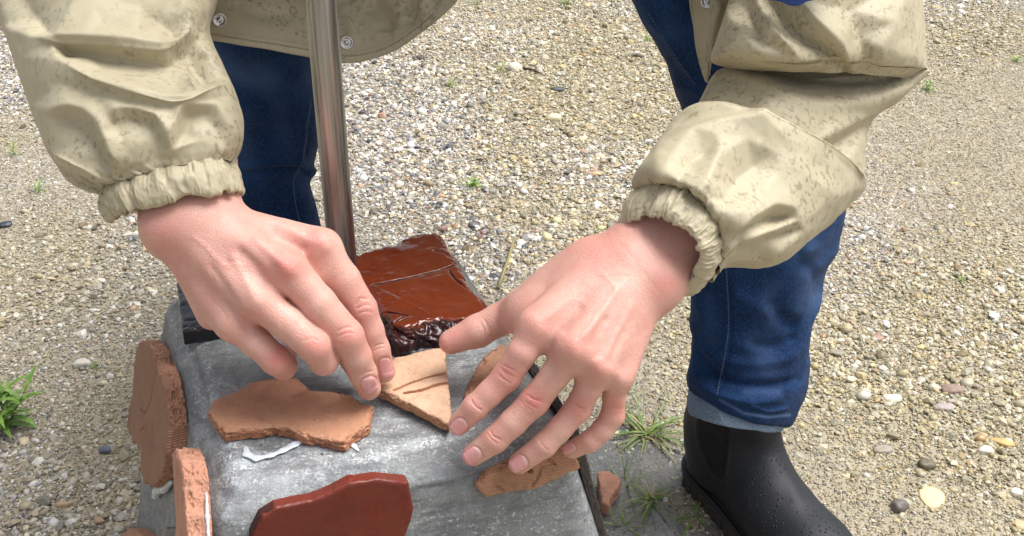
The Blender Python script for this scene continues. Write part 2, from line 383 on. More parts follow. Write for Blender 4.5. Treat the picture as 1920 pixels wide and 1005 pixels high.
def mat_steel():
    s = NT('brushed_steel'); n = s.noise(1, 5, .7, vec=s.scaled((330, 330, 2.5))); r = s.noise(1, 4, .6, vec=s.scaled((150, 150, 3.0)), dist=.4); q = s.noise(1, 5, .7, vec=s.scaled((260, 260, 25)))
    c = s.mix(s.ramp(n, [(.35, 0.0), (.65, 1.0)]), (.21, .21, .205), (.42, .42, .415)); c = s.mix(s.ramp(r, [(.50, 0.0), (.66, .75)]), c, (.085, .08, .075))  # long pale and dark streaks in the colour stand in for reflections
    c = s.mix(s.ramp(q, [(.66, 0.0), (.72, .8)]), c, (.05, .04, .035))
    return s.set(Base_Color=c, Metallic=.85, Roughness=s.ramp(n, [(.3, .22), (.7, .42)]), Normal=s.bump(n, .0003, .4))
def mat_rubber():
    s = NT('black_boot_rubber'); d = s.ramp(s.vor(240), [(.0, 1.0), (.30, 0.0)]); dm = s.ramp(s.noise(30, 3), [(.42, 0.0), (.55, 1.0)])
    dirt = s.ramp(s.noise(160, 5, .75), [(.62, 0.0), (.75, .5)]); g = s.n('SeparateXYZ'); s.L(s.co, g.inputs[0])
    low = s.ramp(g.outputs[2], [(0.0, 1.0), (.05, .55), (.10, .12), (.2, .05)]); 
    c = s.mix(s.math('MULTIPLY', dirt, low), (.016, .018, .023), (.20, .16, .10))
    b = s.bump(s.math('MULTIPLY', d, dm), .0014, 1.0, s.bump(s.noise(420, 3), .0005, .5))
    return s.set(Base_Color=c, Roughness=.58, Specular_IOR_Level=.35, Normal=b)
def mat_leaf(name, c1, c2):
    s = NT(name); n = s.noise(90, 3); c = s.mix(s.ramp(n, [(.35, 0.0), (.65, 1.0)]), c1, c2)
    return s.set(Base_Color=c, Roughness=.5, Subsurface_Weight=.15, Subsurface_Scale=.003)

# ------------------------------------------------------------------ the ground: one sheet to the horizon, the gravel on it, a puddle
rng = np.random.default_rng(5)
M_ground = mat_ground(); M_pebble = mat_pebble()
def ground_z(x, y):
    P = np.stack([np.asarray(x, float), np.asarray(y, float), np.zeros_like(np.asarray(x, float))], -1)
    z = .006 * vnoise(P, 3.1, 3) + .003 * vnoise(P, 9, 4)
    dip = np.exp(-(((P[..., 0] - .14) / .12) ** 2 + ((P[..., 1] - .98) / .17) ** 2))
    z = z + .0042 * fbm(P, 24, 2, 8) * np.exp(-(((P[..., 0] - .17) / .20) ** 2 + ((P[..., 1] - .98) / .22) ** 2))
    near = np.exp(-((P[..., 0] ** 2 + (P[..., 1] - 1.6) ** 2) / 16))
    return (z * near - .007 * dip)
gx = np.concatenate([[-80, -30, -12, -6, -4], np.linspace(-3, -.15, 115), np.linspace(-.145, .55, 140), np.linspace(.575, 3, 97), [4, 6, 12, 30, 80]]); gy = np.concatenate([[-80, -30, -10, -4, -1], np.linspace(0, .6, 25), np.linspace(.605, 1.35, 150), np.linspace(1.37, 5, 146), [7, 10, 20, 40, 90]])
X, Y = np.meshgrid(gx, gy, indexing='ij'); V = np.stack([X.ravel(), Y.ravel(), ground_z(X, Y).ravel()], 1)
gtint = np.repeat((1 - np.clip(1.0 * np.exp(-(((V[:, 0] - .13) / .13) ** 2 + ((V[:, 1] - .98) / .17) ** 2)) * (.9 + .9 * fbm(V, 12, 3, 50)), 0, 1))[:, None], 3, 1)
ny = len(gy); I = (np.arange(len(gx) - 1)[:, None] * ny + np.arange(ny - 1)[None]).ravel()
tag(mesh_obj('ground', V, np.stack([I, I + ny, I + ny + 1, I + 1], 1), M_ground, None, gtint), kind='structure')

def pebble_mesh(seed):
    bm = bmesh.new(); bmesh.ops.create_icosphere(bm, subdivisions=1, radius=1)
    r = np.random.default_rng(seed)
    ax = (1, r.uniform(.5, .95), r.uniform(.3, .55))
    for v in bm.verts:
        k = 1 + r.uniform(-.28, .22); v.co = Vector((v.co.x * ax[0] * k, v.co.y * ax[1] * k, v.co.z * ax[2] * k))
    me = bpy.data.meshes.new('pebble'); bm.to_mesh(me); bm.free(); me.materials.append(M_pebble)
    me.polygons.foreach_set('use_smooth', [seed % 4 == 0] * len(me.polygons))
    return bpy.data.objects.new('pebble', me)
pebs = bpy.data.collections.new('pebble_kinds')
for k in range(9): pebs.objects.link(pebble_mesh(k + 1))

NP = 760000
yy = .55 + 2.9 * rng.random(NP) ** .85; xx = (rng.random(NP) * 2 - 1) * (.60 + .48 * yy)
P0 = np.stack([xx, yy, np.zeros(NP)], 1)
coarse = np.clip(.5 + 1.1 * fbm(P0, 1.6, 3, 21) + .5 * (xx < -.15) + .25 * ((yy > 1.9) & (xx < .5)) - .35 * (xx > .25) + .5 * np.exp(-((xx - .03) ** 2 + (yy - 2.1) ** 2) / .1), 0, 1)
sz = np.exp(rng.normal(0, .52, NP)) * (.00115 + .0010 * coarse)
big = rng.random(NP) < .022 * (.4 + coarse); sz[big] *= rng.uniform(1.8, 3.6, big.sum())
sz = np.clip(sz, .0011, .0105)
wetz = np.exp(-(((xx - .13) / .11) ** 2 + ((yy - 1.0) / .17) ** 2))
keep = (rng.random(NP) < .72 + .25 * coarse) & (rng.random(NP) > wetz * .55)
pal = np.array([(.60, .56, .47), (.52, .45, .33), (.42, .34, .21), (.36, .27, .16), (.30, .29, .28), (.21, .215, .235), (.085, .09, .105), (.66, .64, .60), (.45, .24, .13), (.33, .20, .17), (.50, .40, .22), (.38, .36, .35)])
pw = np.array([.20, .17, .11, .06, .10, .07, .045, .13, .012, .03, .05, .06]); pw /= pw.sum()
ci = rng.choice(len(pal), NP, p=pw); dk = rng.random(NP) < .05 * coarse; ci[dk] = 6; colr = pal[ci] * np.exp(rng.normal(.02, .36, (NP, 1)))
mossy = np.clip(fbm(P0, 2.3, 3, 77) * 1.2 + .9 * np.clip((xx + .05) / .3, 0, 1) - .1, 0, .85)[:, None]
colr = np.clip(colr, 0, .8); greyer = (.3 * np.clip(-xx / .3, 0, 1))[:, None]; colr = colr * (1 - greyer) + (colr.mean(1, keepdims=True) * np.array([1.02, .98, 1.0])) * greyer; colr = colr * (1 - mossy * .6) + np.array([.37, .31, .14]) * mossy * .6
zz = ground_z(xx, yy) + sz * (rng.uniform(-.60, .0, NP) + .25 * coarse) + .0010
rot = np.stack([rng.normal(0, .3, NP), rng.normal(0, .3, NP), rng.uniform(0, 6.28, NP)], 1)
me = bpy.data.meshes.new('gravel'); idx = np.nonzero(keep)[0]
me.vertices.add(len(idx)); me.vertices.foreach_set('co', np.stack([xx, yy, zz], 1)[idx].astype(np.float32).ravel())
a = me.attributes.new('psize', 'FLOAT', 'POINT'); a.data.foreach_set('value', sz[idx].astype(np.float32))
a = me.attributes.new('prot', 'FLOAT_VECTOR', 'POINT'); a.data.foreach_set('vector', rot[idx].astype(np.float32).ravel())
a = me.attributes.new('pcol', 'FLOAT_COLOR', 'POINT'); a.data.foreach_set('color', np.concatenate([colr, np.ones((NP, 1))], 1)[idx].astype(np.float32).ravel())
a = me.attributes.new('wet', 'FLOAT', 'POINT'); a.data.foreach_set('value', (rng.uniform(.2, .65, NP) - .15 * wetz)[idx].astype(np.float32))
a = me.attributes.new('kindi', 'INT', 'POINT'); a.data.foreach_set('value', rng.integers(0, 9, len(idx)).astype(np.int32))
gravel = bpy.data.objects.new('gravel', me); col.objects.link(gravel); tag(gravel, 'loose wet gravel and sand covering the ground', 'gravel', kind='stuff')
ng = bpy.data.node_groups.new('scatter', 'GeometryNodeTree'); ng.interface.new_socket('Geometry', in_out='INPUT', socket_type='NodeSocketGeometry'); ng.interface.new_socket('Geometry', in_out='OUTPUT', socket_type='NodeSocketGeometry')
gi = ng.nodes.new('NodeGroupInput'); go = ng.nodes.new('NodeGroupOutput'); ip = ng.nodes.new('GeometryNodeInstanceOnPoints'); m2p = ng.nodes.new('GeometryNodeMeshToPoints')
cinf = ng.nodes.new('GeometryNodeCollectionInfo'); cinf.inputs['Collection'].default_value = pebs; cinf.inputs['Separate Children'].default_value = True; cinf.inputs['Reset Children'].default_value = True
def nattr(n, t):
    x = ng.nodes.new('GeometryNodeInputNamedAttribute'); x.data_type = t; x.inputs['Name'].default_value = n; return x.outputs[0]
ng.links.new(gi.outputs[0], m2p.inputs[0]); ng.links.new(m2p.outputs[0], ip.inputs['Points']); ng.links.new(cinf.outputs[0], ip.inputs['Instance'])
ip.inputs['Pick Instance'].default_value = True; ng.links.new(nattr('kindi', 'INT'), ip.inputs['Instance Index'])
e2r = ng.nodes.new('FunctionNodeEulerToRotation'); ng.links.new(nattr('prot', 'FLOAT_VECTOR'), e2r.inputs[0]); ng.links.new(e2r.outputs[0], ip.inputs['Rotation'])
ng.links.new(nattr('psize', 'FLOAT'), ip.inputs['Scale']); ng.links.new(ip.outputs[0], go.inputs[0])
gravel.modifiers.new('scatter', 'NODES').node_group = ng

# water standing in the dip beside the block
wx, wy = np.meshgrid(np.linspace(-.12, .42, 110), np.linspace(.68, 1.26, 110), indexing='ij')
wz = np.full(wx.shape, -.0018); V = np.stack([wx.ravel(), wy.ravel(), wz.ravel()], 1); V[:, 2] -= .012 * np.maximum(0, np.sqrt(((V[:, 0] - .13) / .13) ** 2 + ((V[:, 1] - .98) / .2) ** 2) - .65)
I = (np.arange(109)[:, None] * 110 + np.arange(109)[None]).ravel(); Q = np.stack([I, I + 110, I + 111, I + 1], 1)
gzv = ground_z(V[:, 0], V[:, 1]); Q = Q[(gzv[Q] < V[Q, 2] + .0006).any(1)]
sw = NT('puddle_water'); sw.set(Base_Color=(.62, .63, .62), Roughness=.02, IOR=1.4, Transmission_Weight=.8, Normal=sw.bump(sw.noise(70, 3), .0015, .25))
tag(mesh_obj('puddle', V, Q, sw.m), kind='structure')

# single stones that stand out from the gravel
def stone(u, v, rpx, colr, label, flat=.5, seed=1, asp=.8, ang=0, name='stone', cat='stone', rough=.5, jag=.26):
    p = PH(u, v, 0); p[2] = ground_z(p[0], p[1]); r = rpx * np.linalg.norm(p - CAM) / F
    bm = bmesh.new(); bmesh.ops.create_icosphere(bm, subdivisions=3, radius=1); bm.verts.ensure_lookup_table()
    V = np.array([v_.co[:] for v_ in bm.verts]); Q = np.array([[v_.index for v_ in f.verts] for f in bm.faces]); bm.free()
    nz = fbm(V, 1.1, 3, seed); V = V * (1 + jag * nz[:, None]) ; V = np.sign(V) * np.abs(V) ** .85
    V = V * np.array([1, asp, flat]) * r; ca, sa = math.cos(ang), math.sin(ang); V = V @ np.array([[ca, sa, 0], [-sa, ca, 0], [0, 0, 1]])
    V[:, 2] = np.maximum(V[:, 2], -.3 * r * flat) + .2 * r * flat
    o = mesh_obj(name, V + p, Q, mat_stone('stone_' + str(seed), colr, tuple(min(1, x * 1.3) for x in colr), rough), loc=p)
    return tag(o, label, cat)
stone(965, 133, 14, (.66, .60, .50), 'cream white stone behind the snap-edged coat hem, far up the gravel', .8, 11, .7, .6)
stone(1040, 229, 15, (.60, .53, .36), 'rounded yellowish cream stone in the middle of the open gravel', .6, 12, .7)
stone(1746, 936, 24, (.68, .55, .30), 'flat pale yellow stone on the gravel in front of the boot toe', .18, 13, .8, 1.3)
stone(1735, 876, 16, (.15, .125, .08), 'dark olive brown stone above the flat pale yellow stone', .7, 14, .8)
stone(1674, 749, 16, (.58, .52, .42), 'cream oval pebble on the gravel level with the rolled trouser hem', .5, 15, .7)
stone(1783, 733, 19, (.27, .19, .15), 'dull brown round stone on the open gravel right of the cream oval pebble', .5, 16, .8)
stone(1770, 765, 17, (.36, .30, .28), 'grey and rust stone just below the dull brown round one', .4, 17, .6)
stone(1880, 833, 19, (.52, .34, .13), 'orange tan flat stone by the right side of the photo', .3, 18, .5, -.3)
stone(1655, 845, 22, (.30, .26, .21), 'flat grey brown stone right of the boot instep', .3, 19, .45, .1)
stone(1685, 955, 17, (.13, .115, .10), 'dark wet stone beside the flat pale yellow stone', .7, 20, .8, .7)
stone(1850, 850, 14, (.66, .62, .54), 'white pebble below the orange tan flat stone', .6, 21, .7)
stone(1905, 930, 12, (.62, .58, .48), 'white pebble at the lower right corner of the gravel', .7, 22, .8)
stone(200, 845, 13, (.10, .115, .15), 'blue black pebble beside the ribbed clay shard on the gravel', .6, 23, .7)
stone(155, 680, 15, (.62, .58, .50), 'whitish pebble right of the leafy green weed', .6, 24, .7)
stone(118, 948, 13, (.40, .29, .17), 'light brown oval pebble at the lower left', .5, 25, .6, .2)
stone(10, 425, 12, (.03, .035, .05), 'black stone chip at the left edge of the photo', .6, 26, .7, .3, rough=.3)
stone(1045, 175, 13, (.06, .065, .075), 'black stone chip above the rounded yellowish cream stone', .5, 27, .7, .3)
stone(788, 111, 9, (.07, .055, .04), 'dark brown clod next to the coat hem', .7, 28, .9)
stone(262, 447, 13, (.6, .57, .5), 'pale stone showing just below the gathered cuff', .6, 30, .8)
stone(1645, 634, 13, (.33, .20, .15), 'small square brown clay chip on the gravel right of the trouser leg', .35, 29, .8, .4, 'clay_chip', 'clay chip', jag=.05)

# ------------------------------------------------------------------ the concrete base
HB = .38; BA = math.radians(20); BC = np.array([-.1214, .75, 0]); EX = np.array([math.cos(BA), math.sin(BA), 0]); EY = np.array([-math.sin(BA), math.cos(BA), 0]); EZ = np.array([0, 0, 1.])
HX, HY, KF = .1215, .1375, .22
M_conc = mat_concrete()
base = empty('concrete_base', BC); tag(base, 'grey wet concrete block with sloping sides and rounded rim, holding the steel pole', 'concrete base')
fl = Field((-.25, -.27, -.01), (.25, .27, HB + .012), .0021)
_, g = fl.sl(fl.lo, fl.lo + fl.vox * (fl.n + 2)); kk = math.sqrt(1 + KF * KF); R = .014
z = np.minimum(g[2], HB); ox = (np.abs(g[0]) - (HX + KF * (HB - g[2]))) / kk; oy = (np.abs(g[1]) - (HY + KF * (HB - g[2]))) / kk; oz = (g[2] - HB) + 0 * ox + 0 * oy
d = smax(smax(ox + 0 * oy + 0 * oz, oy + 0 * ox + 0 * oz, .024), oz, .004)
d = smax(d, (np.maximum(ox + 0 * oy + 0 * oz, oy + 0 * ox + 0 * oz) + oz + .017) * .7071, .003)
fl.a[:] = d
V, Q = to_mesh(fl, 1)
V = V @ np.stack([EX, EY, EZ]) + BC
N = normals(V, Q); V = V + N * (.0005 * fbm(V, 60, 3, 5) + .0008 * fbm(V, 9, 2, 6))[:, None]
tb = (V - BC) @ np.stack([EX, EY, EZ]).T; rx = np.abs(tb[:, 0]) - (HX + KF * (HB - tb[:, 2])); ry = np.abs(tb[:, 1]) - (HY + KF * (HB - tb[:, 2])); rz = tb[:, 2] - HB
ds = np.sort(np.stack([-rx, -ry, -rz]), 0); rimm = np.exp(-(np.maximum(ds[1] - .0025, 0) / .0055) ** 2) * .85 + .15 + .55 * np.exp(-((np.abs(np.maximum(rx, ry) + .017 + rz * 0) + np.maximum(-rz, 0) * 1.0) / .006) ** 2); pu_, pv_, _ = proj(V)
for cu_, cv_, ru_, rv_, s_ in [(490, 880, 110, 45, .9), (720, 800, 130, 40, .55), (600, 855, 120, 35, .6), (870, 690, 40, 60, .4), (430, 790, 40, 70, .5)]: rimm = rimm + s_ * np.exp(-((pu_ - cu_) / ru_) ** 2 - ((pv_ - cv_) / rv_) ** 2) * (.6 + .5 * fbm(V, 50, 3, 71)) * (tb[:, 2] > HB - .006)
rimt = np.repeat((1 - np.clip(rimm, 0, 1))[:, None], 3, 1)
V = relief(V, Q, [([(430, 880), (640, 858), (860, 815), (990, 770)], 5, -1.6), ([(700, 850), (860, 812), (1000, 770)], 6, 1.2),
                  ([(780, 919), (870, 898), (955, 872), (1030, 850)], 3.0, -1.8), ([(775, 912), (870, 890), (950, 866)], 4, 1.0), ([(780, 958), (860, 940), (930, 920)], 2.5, -1.2), ([(780, 972), (860, 955), (930, 930)], 2.5, -1.2),
                  ([(416, 670), (432, 700), (446, 735)], 3.5, 1.2), ([(345, 585), (362, 660), (385, 750), (402, 830)], 5, -1.5), ([(835, 690), (900, 680), (1000, 640)], 3, -1.2)])
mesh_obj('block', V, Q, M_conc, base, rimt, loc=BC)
NF = unit(-EY * 1 + EZ * KF); NL = unit(-EX + EZ * KF); NR = unit(EX + EZ * KF)       # outward normals of front, left and right sides
PF = BC - EY * HY + EZ * HB; PL = BC - EX * HX + EZ * HB; PR = BC + EX * HX + EZ * HB

# the pole, a steel tube standing in the block
def tube_mesh(path, rad, nseg=48, caps=True, r_in=None):
    path = [np.array(p, float) for p in path]; V = []; Q = []
    t = unit(path[-1] - path[0]); a = unit(np.cross(t, [0.3, 1, 0.2])); b = np.cross(t, a)
    rr = rad if hasattr(rad, '__len__') else [rad] * len(path)
    for i, p in enumerate(path):
        tt = unit(path[min(i + 1, len(path) - 1)] - path[max(i - 1, 0)]); a = unit(a - tt * (a @ tt)); b = np.cross(tt, a)
        for k in range(nseg):
            f = 2 * math.pi * k / nseg; V.append(p + rr[i] * (a * math.cos(f) + b * math.sin(f)))
    for i in range(len(path) - 1):
        for k in range(nseg): Q.append((i * nseg + k, i * nseg + (k + 1) % nseg, (i + 1) * nseg + (k + 1) % nseg, (i + 1) * nseg + k))
    if caps: Q.append(tuple(range(nseg))[::-1]); Q.append(tuple((len(path) - 1) * nseg + k for k in range(nseg)))
    return np.array(V), Q
pb = BC + EZ * (HB - .02)
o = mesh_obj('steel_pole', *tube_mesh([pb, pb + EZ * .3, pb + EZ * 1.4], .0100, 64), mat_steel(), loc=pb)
for p_ in o.data.polygons:
    if len(p_.vertices) > 4: p_.use_smooth = False
tag(o, 'round stainless steel pole standing upright in the concrete base', 'pole')
vv, qq = tube_mesh([pb + EZ * .018, pb + EZ * .0235], .0155, 48); mesh_obj('pole_collar', vv, qq, mat_simple('collar_grey', (.2, .2, .2), .5, .6), base, loc=pb)

# ------------------------------------------------------------------ clay shards and tiles
def shard(name, poly, O, AX, AY, AZ, thick, m, vox=.0006, rough=.0012, chips=.0010, grooves=(), top_noise=.0003, bevel=.0008, crumple=None, taper=0, tintf=None, seed=1, label='', cat='clay shard', sm=1):
    """slab with broken sides: outline given as world points on its upper face, AZ points out of that face"""
    O = np.asarray(O, float); L = np.array([[(p - O) @ AX, (p - O) @ AY] for p in poly]); pad = .006 + rough * 2
    lo = np.array([L[:, 0].min() - pad, L[:, 1].min() - pad, -thick - .004]); hi = np.array([L[:, 0].max() + pad, L[:, 1].max() + pad, .005])
    fl = Field(lo, hi, vox); _, g = fl.sl(fl.lo, fl.lo + vox * (fl.n + 2))
    gx_, gy_ = np.meshgrid(g[0].ravel(), g[1].ravel(), indexing='ij')
    dd, _, _ = poly_dist(gx_, gy_, [tuple(p) for p in L], True); ins = inside(gx_, gy_, [tuple(p) for p in L]); d2 = np.where(ins, -dd, dd).astype(np.float32)[:, :, None]
    G = np.stack(np.broadcast_arrays(g[0], g[1], g[2]), -1).astype(np.float32)
    band = np.abs(d2[:, :, 0]) < .008; nzv = np.zeros(G.shape[:3], np.float32)
    nzv[band] = rough * 1.3 * (np.abs(fbm(G[band] * np.array([1, 1, 2.6]), 120, 4, seed, .7)) - .4) + rough * 1.1 * fbm(G[band] * np.array([1, 1, .3]), 55, 2, seed + 5)
    side = d2 + nzv + taper * (-g[2])
    tn = (top_noise * fbm(np.stack([gx_, gy_, gx_ * 0], -1), 60, 3, seed + 9)).astype(np.float32)[:, :, None]
    edge = np.clip(1 + d2 / .006, 0, 1)
    en = (chips * np.maximum(0, fbm(np.stack([gx_, gy_, gx_ * 0], -1), 240, 2, seed + 3))).astype(np.float32)[:, :, None] * edge
    top = g[2] + tn + en
    if crumple is not None:
        cm = crumple(gx_, gy_)[:, :, None]; cn = (fbm(G, 95, 3, seed + 31, .6)).astype(np.float32); top = top + cm * np.abs(cn) * .004; side = side + cm * cn * .003
    d = smax(smax(side, top, bevel * 3), -(g[2] + thick) + 0 * side, .001)
    for gr in grooves:
        P, r, dep_ = gr[0], gr[1], gr[2]
        q = [((p - O) @ AX, (p - O) @ AY) for p in P]; dg, sd_, _ = poly_dist(gx_, gy_, q)
        if dep_ < 0: d = smin(d, np.sqrt(dg[:, :, None] ** 2 + (g[2] + .0003) ** 2) - r + 0 * d, .001)      # a raised bead
        else: d = smax(d, -(np.sqrt((dg * (1 + .25 * fbm(np.stack([gx_, gy_, gx_ * 0], -1), 300, 2, 8)))[:, :, None] ** 2 + (g[2] + .0002 - 0 * dep_) ** 2 * (r / dep_) ** 2) - r) + 0 * d, .0004)
    fl.a[:] = d
    V, Q = to_mesh(fl, sm); N = normals(V, Q)
    tint = np.ones((len(V), 3), np.float32) if tintf is None else tintf(V, N)
    W = O + V[:, :1] * AX + V[:, 1:2] * AY + V[:, 2:] * AZ; c = W.mean(0)
    o = mesh_obj(name, W, Q, m, None, tint, loc=c); return tag(o, label, cat)
def flat_poly(px, h): return [PH(u, v, h) for u, v in px]
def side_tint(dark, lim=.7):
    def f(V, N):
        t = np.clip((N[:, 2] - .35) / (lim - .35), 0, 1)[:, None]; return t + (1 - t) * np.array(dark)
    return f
TC = mat_terracotta('terracotta', (.50, .26, .155), (.42, .205, .12)); TL = mat_terracotta('pale_terracotta', (.66, .43, .29), (.58, .35, .23))
TB = mat_terracotta('ribbed_terracotta', (.44, .24, .15), (.38, .195, .12), mesh_mark=170); TP = mat_terracotta('pink_terracotta', (.52, .27, .18), (.44, .21, .135))
TM = mat_terracotta('mesh_marked_terracotta', (.54, .29, .17), (.47, .235, .135), mesh_mark=190)
GR = mat_glazed('glossy_red_slip', (.185, .032, .010), (.14, .025, .010), .13, .0006); GD = mat_glazed('dark_red_slip', (.125, .020, .009), (.095, .015, .008), .55, .0008, .1)
GB = mat_glazed('black_slip', (.012, .012, .018), (.025, .025, .035), .25, .002, .5)

hw = HB + .010
pts = [(385, 768), (400, 748), (442, 730), (470, 712), (500, 707), (562, 706), (578, 727), (600, 731), (640, 738), (660, 745), (694, 761), (692, 793), (674, 803), (660, 812), (646, 829), (622, 824), (590, 817), (560, 808), (535, 800), (505, 800), (470, 806), (423, 809), (404, 790)]
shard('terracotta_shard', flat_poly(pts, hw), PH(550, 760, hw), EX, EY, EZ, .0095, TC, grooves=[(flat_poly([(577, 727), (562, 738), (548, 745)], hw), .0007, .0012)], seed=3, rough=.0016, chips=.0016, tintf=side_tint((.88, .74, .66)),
      label='jagged orange terracotta shard lying flat on top of the concrete block')
hw = HB + .0125
pts = [(706, 728), (712, 700), (722, 678), (740, 668), (775, 660), (833, 650), (838, 690), (844, 738), (849, 775), (846, 793), (842, 796), (815, 783), (780, 762), (745, 746)]
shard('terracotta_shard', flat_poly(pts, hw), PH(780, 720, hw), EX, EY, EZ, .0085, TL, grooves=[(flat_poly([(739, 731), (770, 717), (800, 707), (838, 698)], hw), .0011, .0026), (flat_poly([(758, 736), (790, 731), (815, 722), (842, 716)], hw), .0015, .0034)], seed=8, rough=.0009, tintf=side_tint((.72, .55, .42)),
      label='pale triangular terracotta shard being set down between both hands')
hw = HB + .007
pts = [(868, 742), (880, 712), (905, 672), (922, 655), (940, 641), (955, 650), (962, 672), (955, 700), (940, 735), (915, 752), (885, 750)]
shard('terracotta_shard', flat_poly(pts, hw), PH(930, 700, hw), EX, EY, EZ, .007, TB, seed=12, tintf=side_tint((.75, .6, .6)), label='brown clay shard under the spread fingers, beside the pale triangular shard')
# slip-glazed wet tile at the back corner
hw = HB + .021
pts = [(655, 482), (672, 476), (700, 467), (745, 455), (752, 446), (768, 441), (797, 433), (822, 437), (832, 448), (838, 462), (852, 482), (868, 512), (880, 540), (898, 553), (916, 572), (908, 588), (885, 600), (862, 600), (830, 598), (800, 600), (775, 611), (757, 612), (738, 606), (712, 585), (700, 562), (672, 535), (655, 520)]
P3 = flat_poly(pts, hw)
def crm(a, b): return np.clip((-.028 - b + .10 * a) / .008, 0, 1)
Og = PH(790, 530, hw)
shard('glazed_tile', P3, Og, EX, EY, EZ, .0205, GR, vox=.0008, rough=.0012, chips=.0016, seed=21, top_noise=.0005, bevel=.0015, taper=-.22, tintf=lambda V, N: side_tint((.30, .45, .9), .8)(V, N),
      grooves=[(flat_poly([(697, 533), (740, 526), (790, 514), (830, 503), (858, 494)], hw), .0009, .0022), (flat_poly([(700, 536), (740, 556), (790, 580), (808, 592)], hw), .0005, -1), (flat_poly([(842, 506), (855, 524), (881, 543)], hw), .0010, .002),
               (flat_poly([(813, 469), (835, 473), (848, 482)], hw), .0014, .0016), (flat_poly([(715, 585), (745, 588), (764, 591), (742, 603)], hw), .0012, .0016), (flat_poly([(745, 447), (765, 452), (768, 443)], hw), .0010, .002), (flat_poly([(898, 556), (905, 568), (910, 582)], hw), .0009, .0014)],
      label='thick glossy red-brown glazed tile with a crumpled dark lower edge, behind the pole foot', cat='tile')
# the crumpled lump of wet slip squeezed out along the tile's near edge
fl = Field(PH(800, 640, HB) - np.array([.075, .06, .012]), PH(800, 640, HB) + np.array([.075, .06, .035]), .0011); h0 = HB
line = [((722, 618), .008, .008), ((745, 635), .009, .010), ((768, 622), .010, .012), ((800, 618), .011, .011), ((835, 615), .011, .011), ((868, 606), .010, .010), ((895, 600), .007, .008)]
for a_, b_ in zip(line[:-1], line[1:]): cone(fl, PH(*a_[0], HB + a_[1]), PH(*b_[0], HB + b_[1]), a_[2] * .85, b_[2] * .85, .012)
cone(fl, PH(745, 640, HB + .006), PH(752, 662, HB + .002), .009, .005, .004)
V, Q = to_mesh(fl, 1); N = normals(V, Q); Wp = V * np.array([1, .8, 1]) + .009 * np.stack([fbm(V, 40, 2, 91), fbm(V, 40, 2, 92), fbm(V, 40, 2, 93)], 1); V = V + N * (.0050 * (.42 - np.abs(fbm(Wp, 75, 4, 3, .65))))[:, None]
V[:, 2] = np.maximum(HB + (V[:, 2] - HB) * .78, HB + .0002); o = mesh_obj('slip_lump', V, Q, mat_glazed('wet_maroon_slip', (.028, .010, .012), (.050, .014, .013), .22, .0018, .4, 90), loc=V.mean(0))
tag(o, 'crumpled lump of wet dark maroon clay along the near edge of the glossy tile', 'clay lump')
# black tile
hw = HB + .013
pts = [(331, 528), (420, 528), (470, 600), (425, 606), (385, 614), (342, 622), (336, 580)]
shard('black_tile', flat_poly(pts, hw), PH(380, 580, hw), EX, EY, EZ, .0125, GB, rough=.0004, seed=31, top_noise=.0005, grooves=[(flat_poly([(335, 572), (345, 571)], hw), .0015, .002), (flat_poly([(350, 599), (362, 599)], hw), .0018, .002)], label='small black glossy tile at the back left corner of the block, half under the hand', cat='tile')
# tiles on the sides
def side_poly(px, P, n, off): return [PP(u, v, P + n * off, n) for u, v in px]
def side_axes(n, ex): ax = unit(ex - n * (ex @ n)); return ax, np.cross(n, ax)
ax, ay = side_axes(NF, EX)
pts = [(471, 1010), (488, 969), (518, 951), (585, 939), (625, 922), (657, 905), (705, 899), (766, 905), (779, 955), (771, 985), (757, 1015), (742, 1070), (600, 1110), (520, 1100), (470, 1060)]
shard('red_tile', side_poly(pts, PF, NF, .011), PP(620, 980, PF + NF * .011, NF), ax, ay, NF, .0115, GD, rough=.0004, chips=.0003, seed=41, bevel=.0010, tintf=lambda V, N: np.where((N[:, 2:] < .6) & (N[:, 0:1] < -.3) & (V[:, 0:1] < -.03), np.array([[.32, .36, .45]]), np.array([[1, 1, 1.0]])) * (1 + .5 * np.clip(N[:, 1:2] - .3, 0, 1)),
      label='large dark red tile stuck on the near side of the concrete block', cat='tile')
pts = [(898, 914), (915, 893), (938, 882), (960, 874), (1000, 862), (1040, 848), (1076, 846), (1089, 880), (1068, 888), (1030, 905), (1000, 918), (960, 923), (918, 934), (908, 926)]
shard('terracotta_shard', side_poly(pts, PF, NF, .008), PP(1000, 890, PF + NF * .008, NF), ax, ay, NF, .009, TM, rough=.0012, seed=47, grooves=[(side_poly([(1030, 862), (1040, 872), (1015, 878), (1010, 895), (998, 912)], PF, NF, .008), .0012, .002), (side_poly([(932, 912), (945, 922)], PF, NF, .008), .0012, .002), (side_poly([(993, 883), (996, 885)], PF, NF, .008), .0018, .004)],
      label='orange terracotta shard stuck on the near side of the block under the fingertips')
ax, ay = side_axes(NL, EY)
pts = [(256, 646), (266, 638), (278, 645), (288, 668), (300, 705), (308, 745), (314, 800), (312, 850), (302, 892), (286, 914), (268, 905), (262, 880), (264, 850), (248, 825), (237, 800), (241, 770), (248, 735), (250, 690)]
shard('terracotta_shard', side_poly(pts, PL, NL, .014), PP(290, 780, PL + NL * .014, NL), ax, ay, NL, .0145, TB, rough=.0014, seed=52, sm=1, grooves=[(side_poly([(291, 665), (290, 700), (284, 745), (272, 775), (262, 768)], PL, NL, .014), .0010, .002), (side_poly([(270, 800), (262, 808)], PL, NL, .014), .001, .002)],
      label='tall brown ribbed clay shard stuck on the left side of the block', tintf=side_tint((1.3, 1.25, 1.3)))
pts = [(321, 850), (328, 843), (337, 866), (343, 900), (346, 940), (349, 1000), (350, 1060), (330, 1070), (328, 1000), (326, 930)]
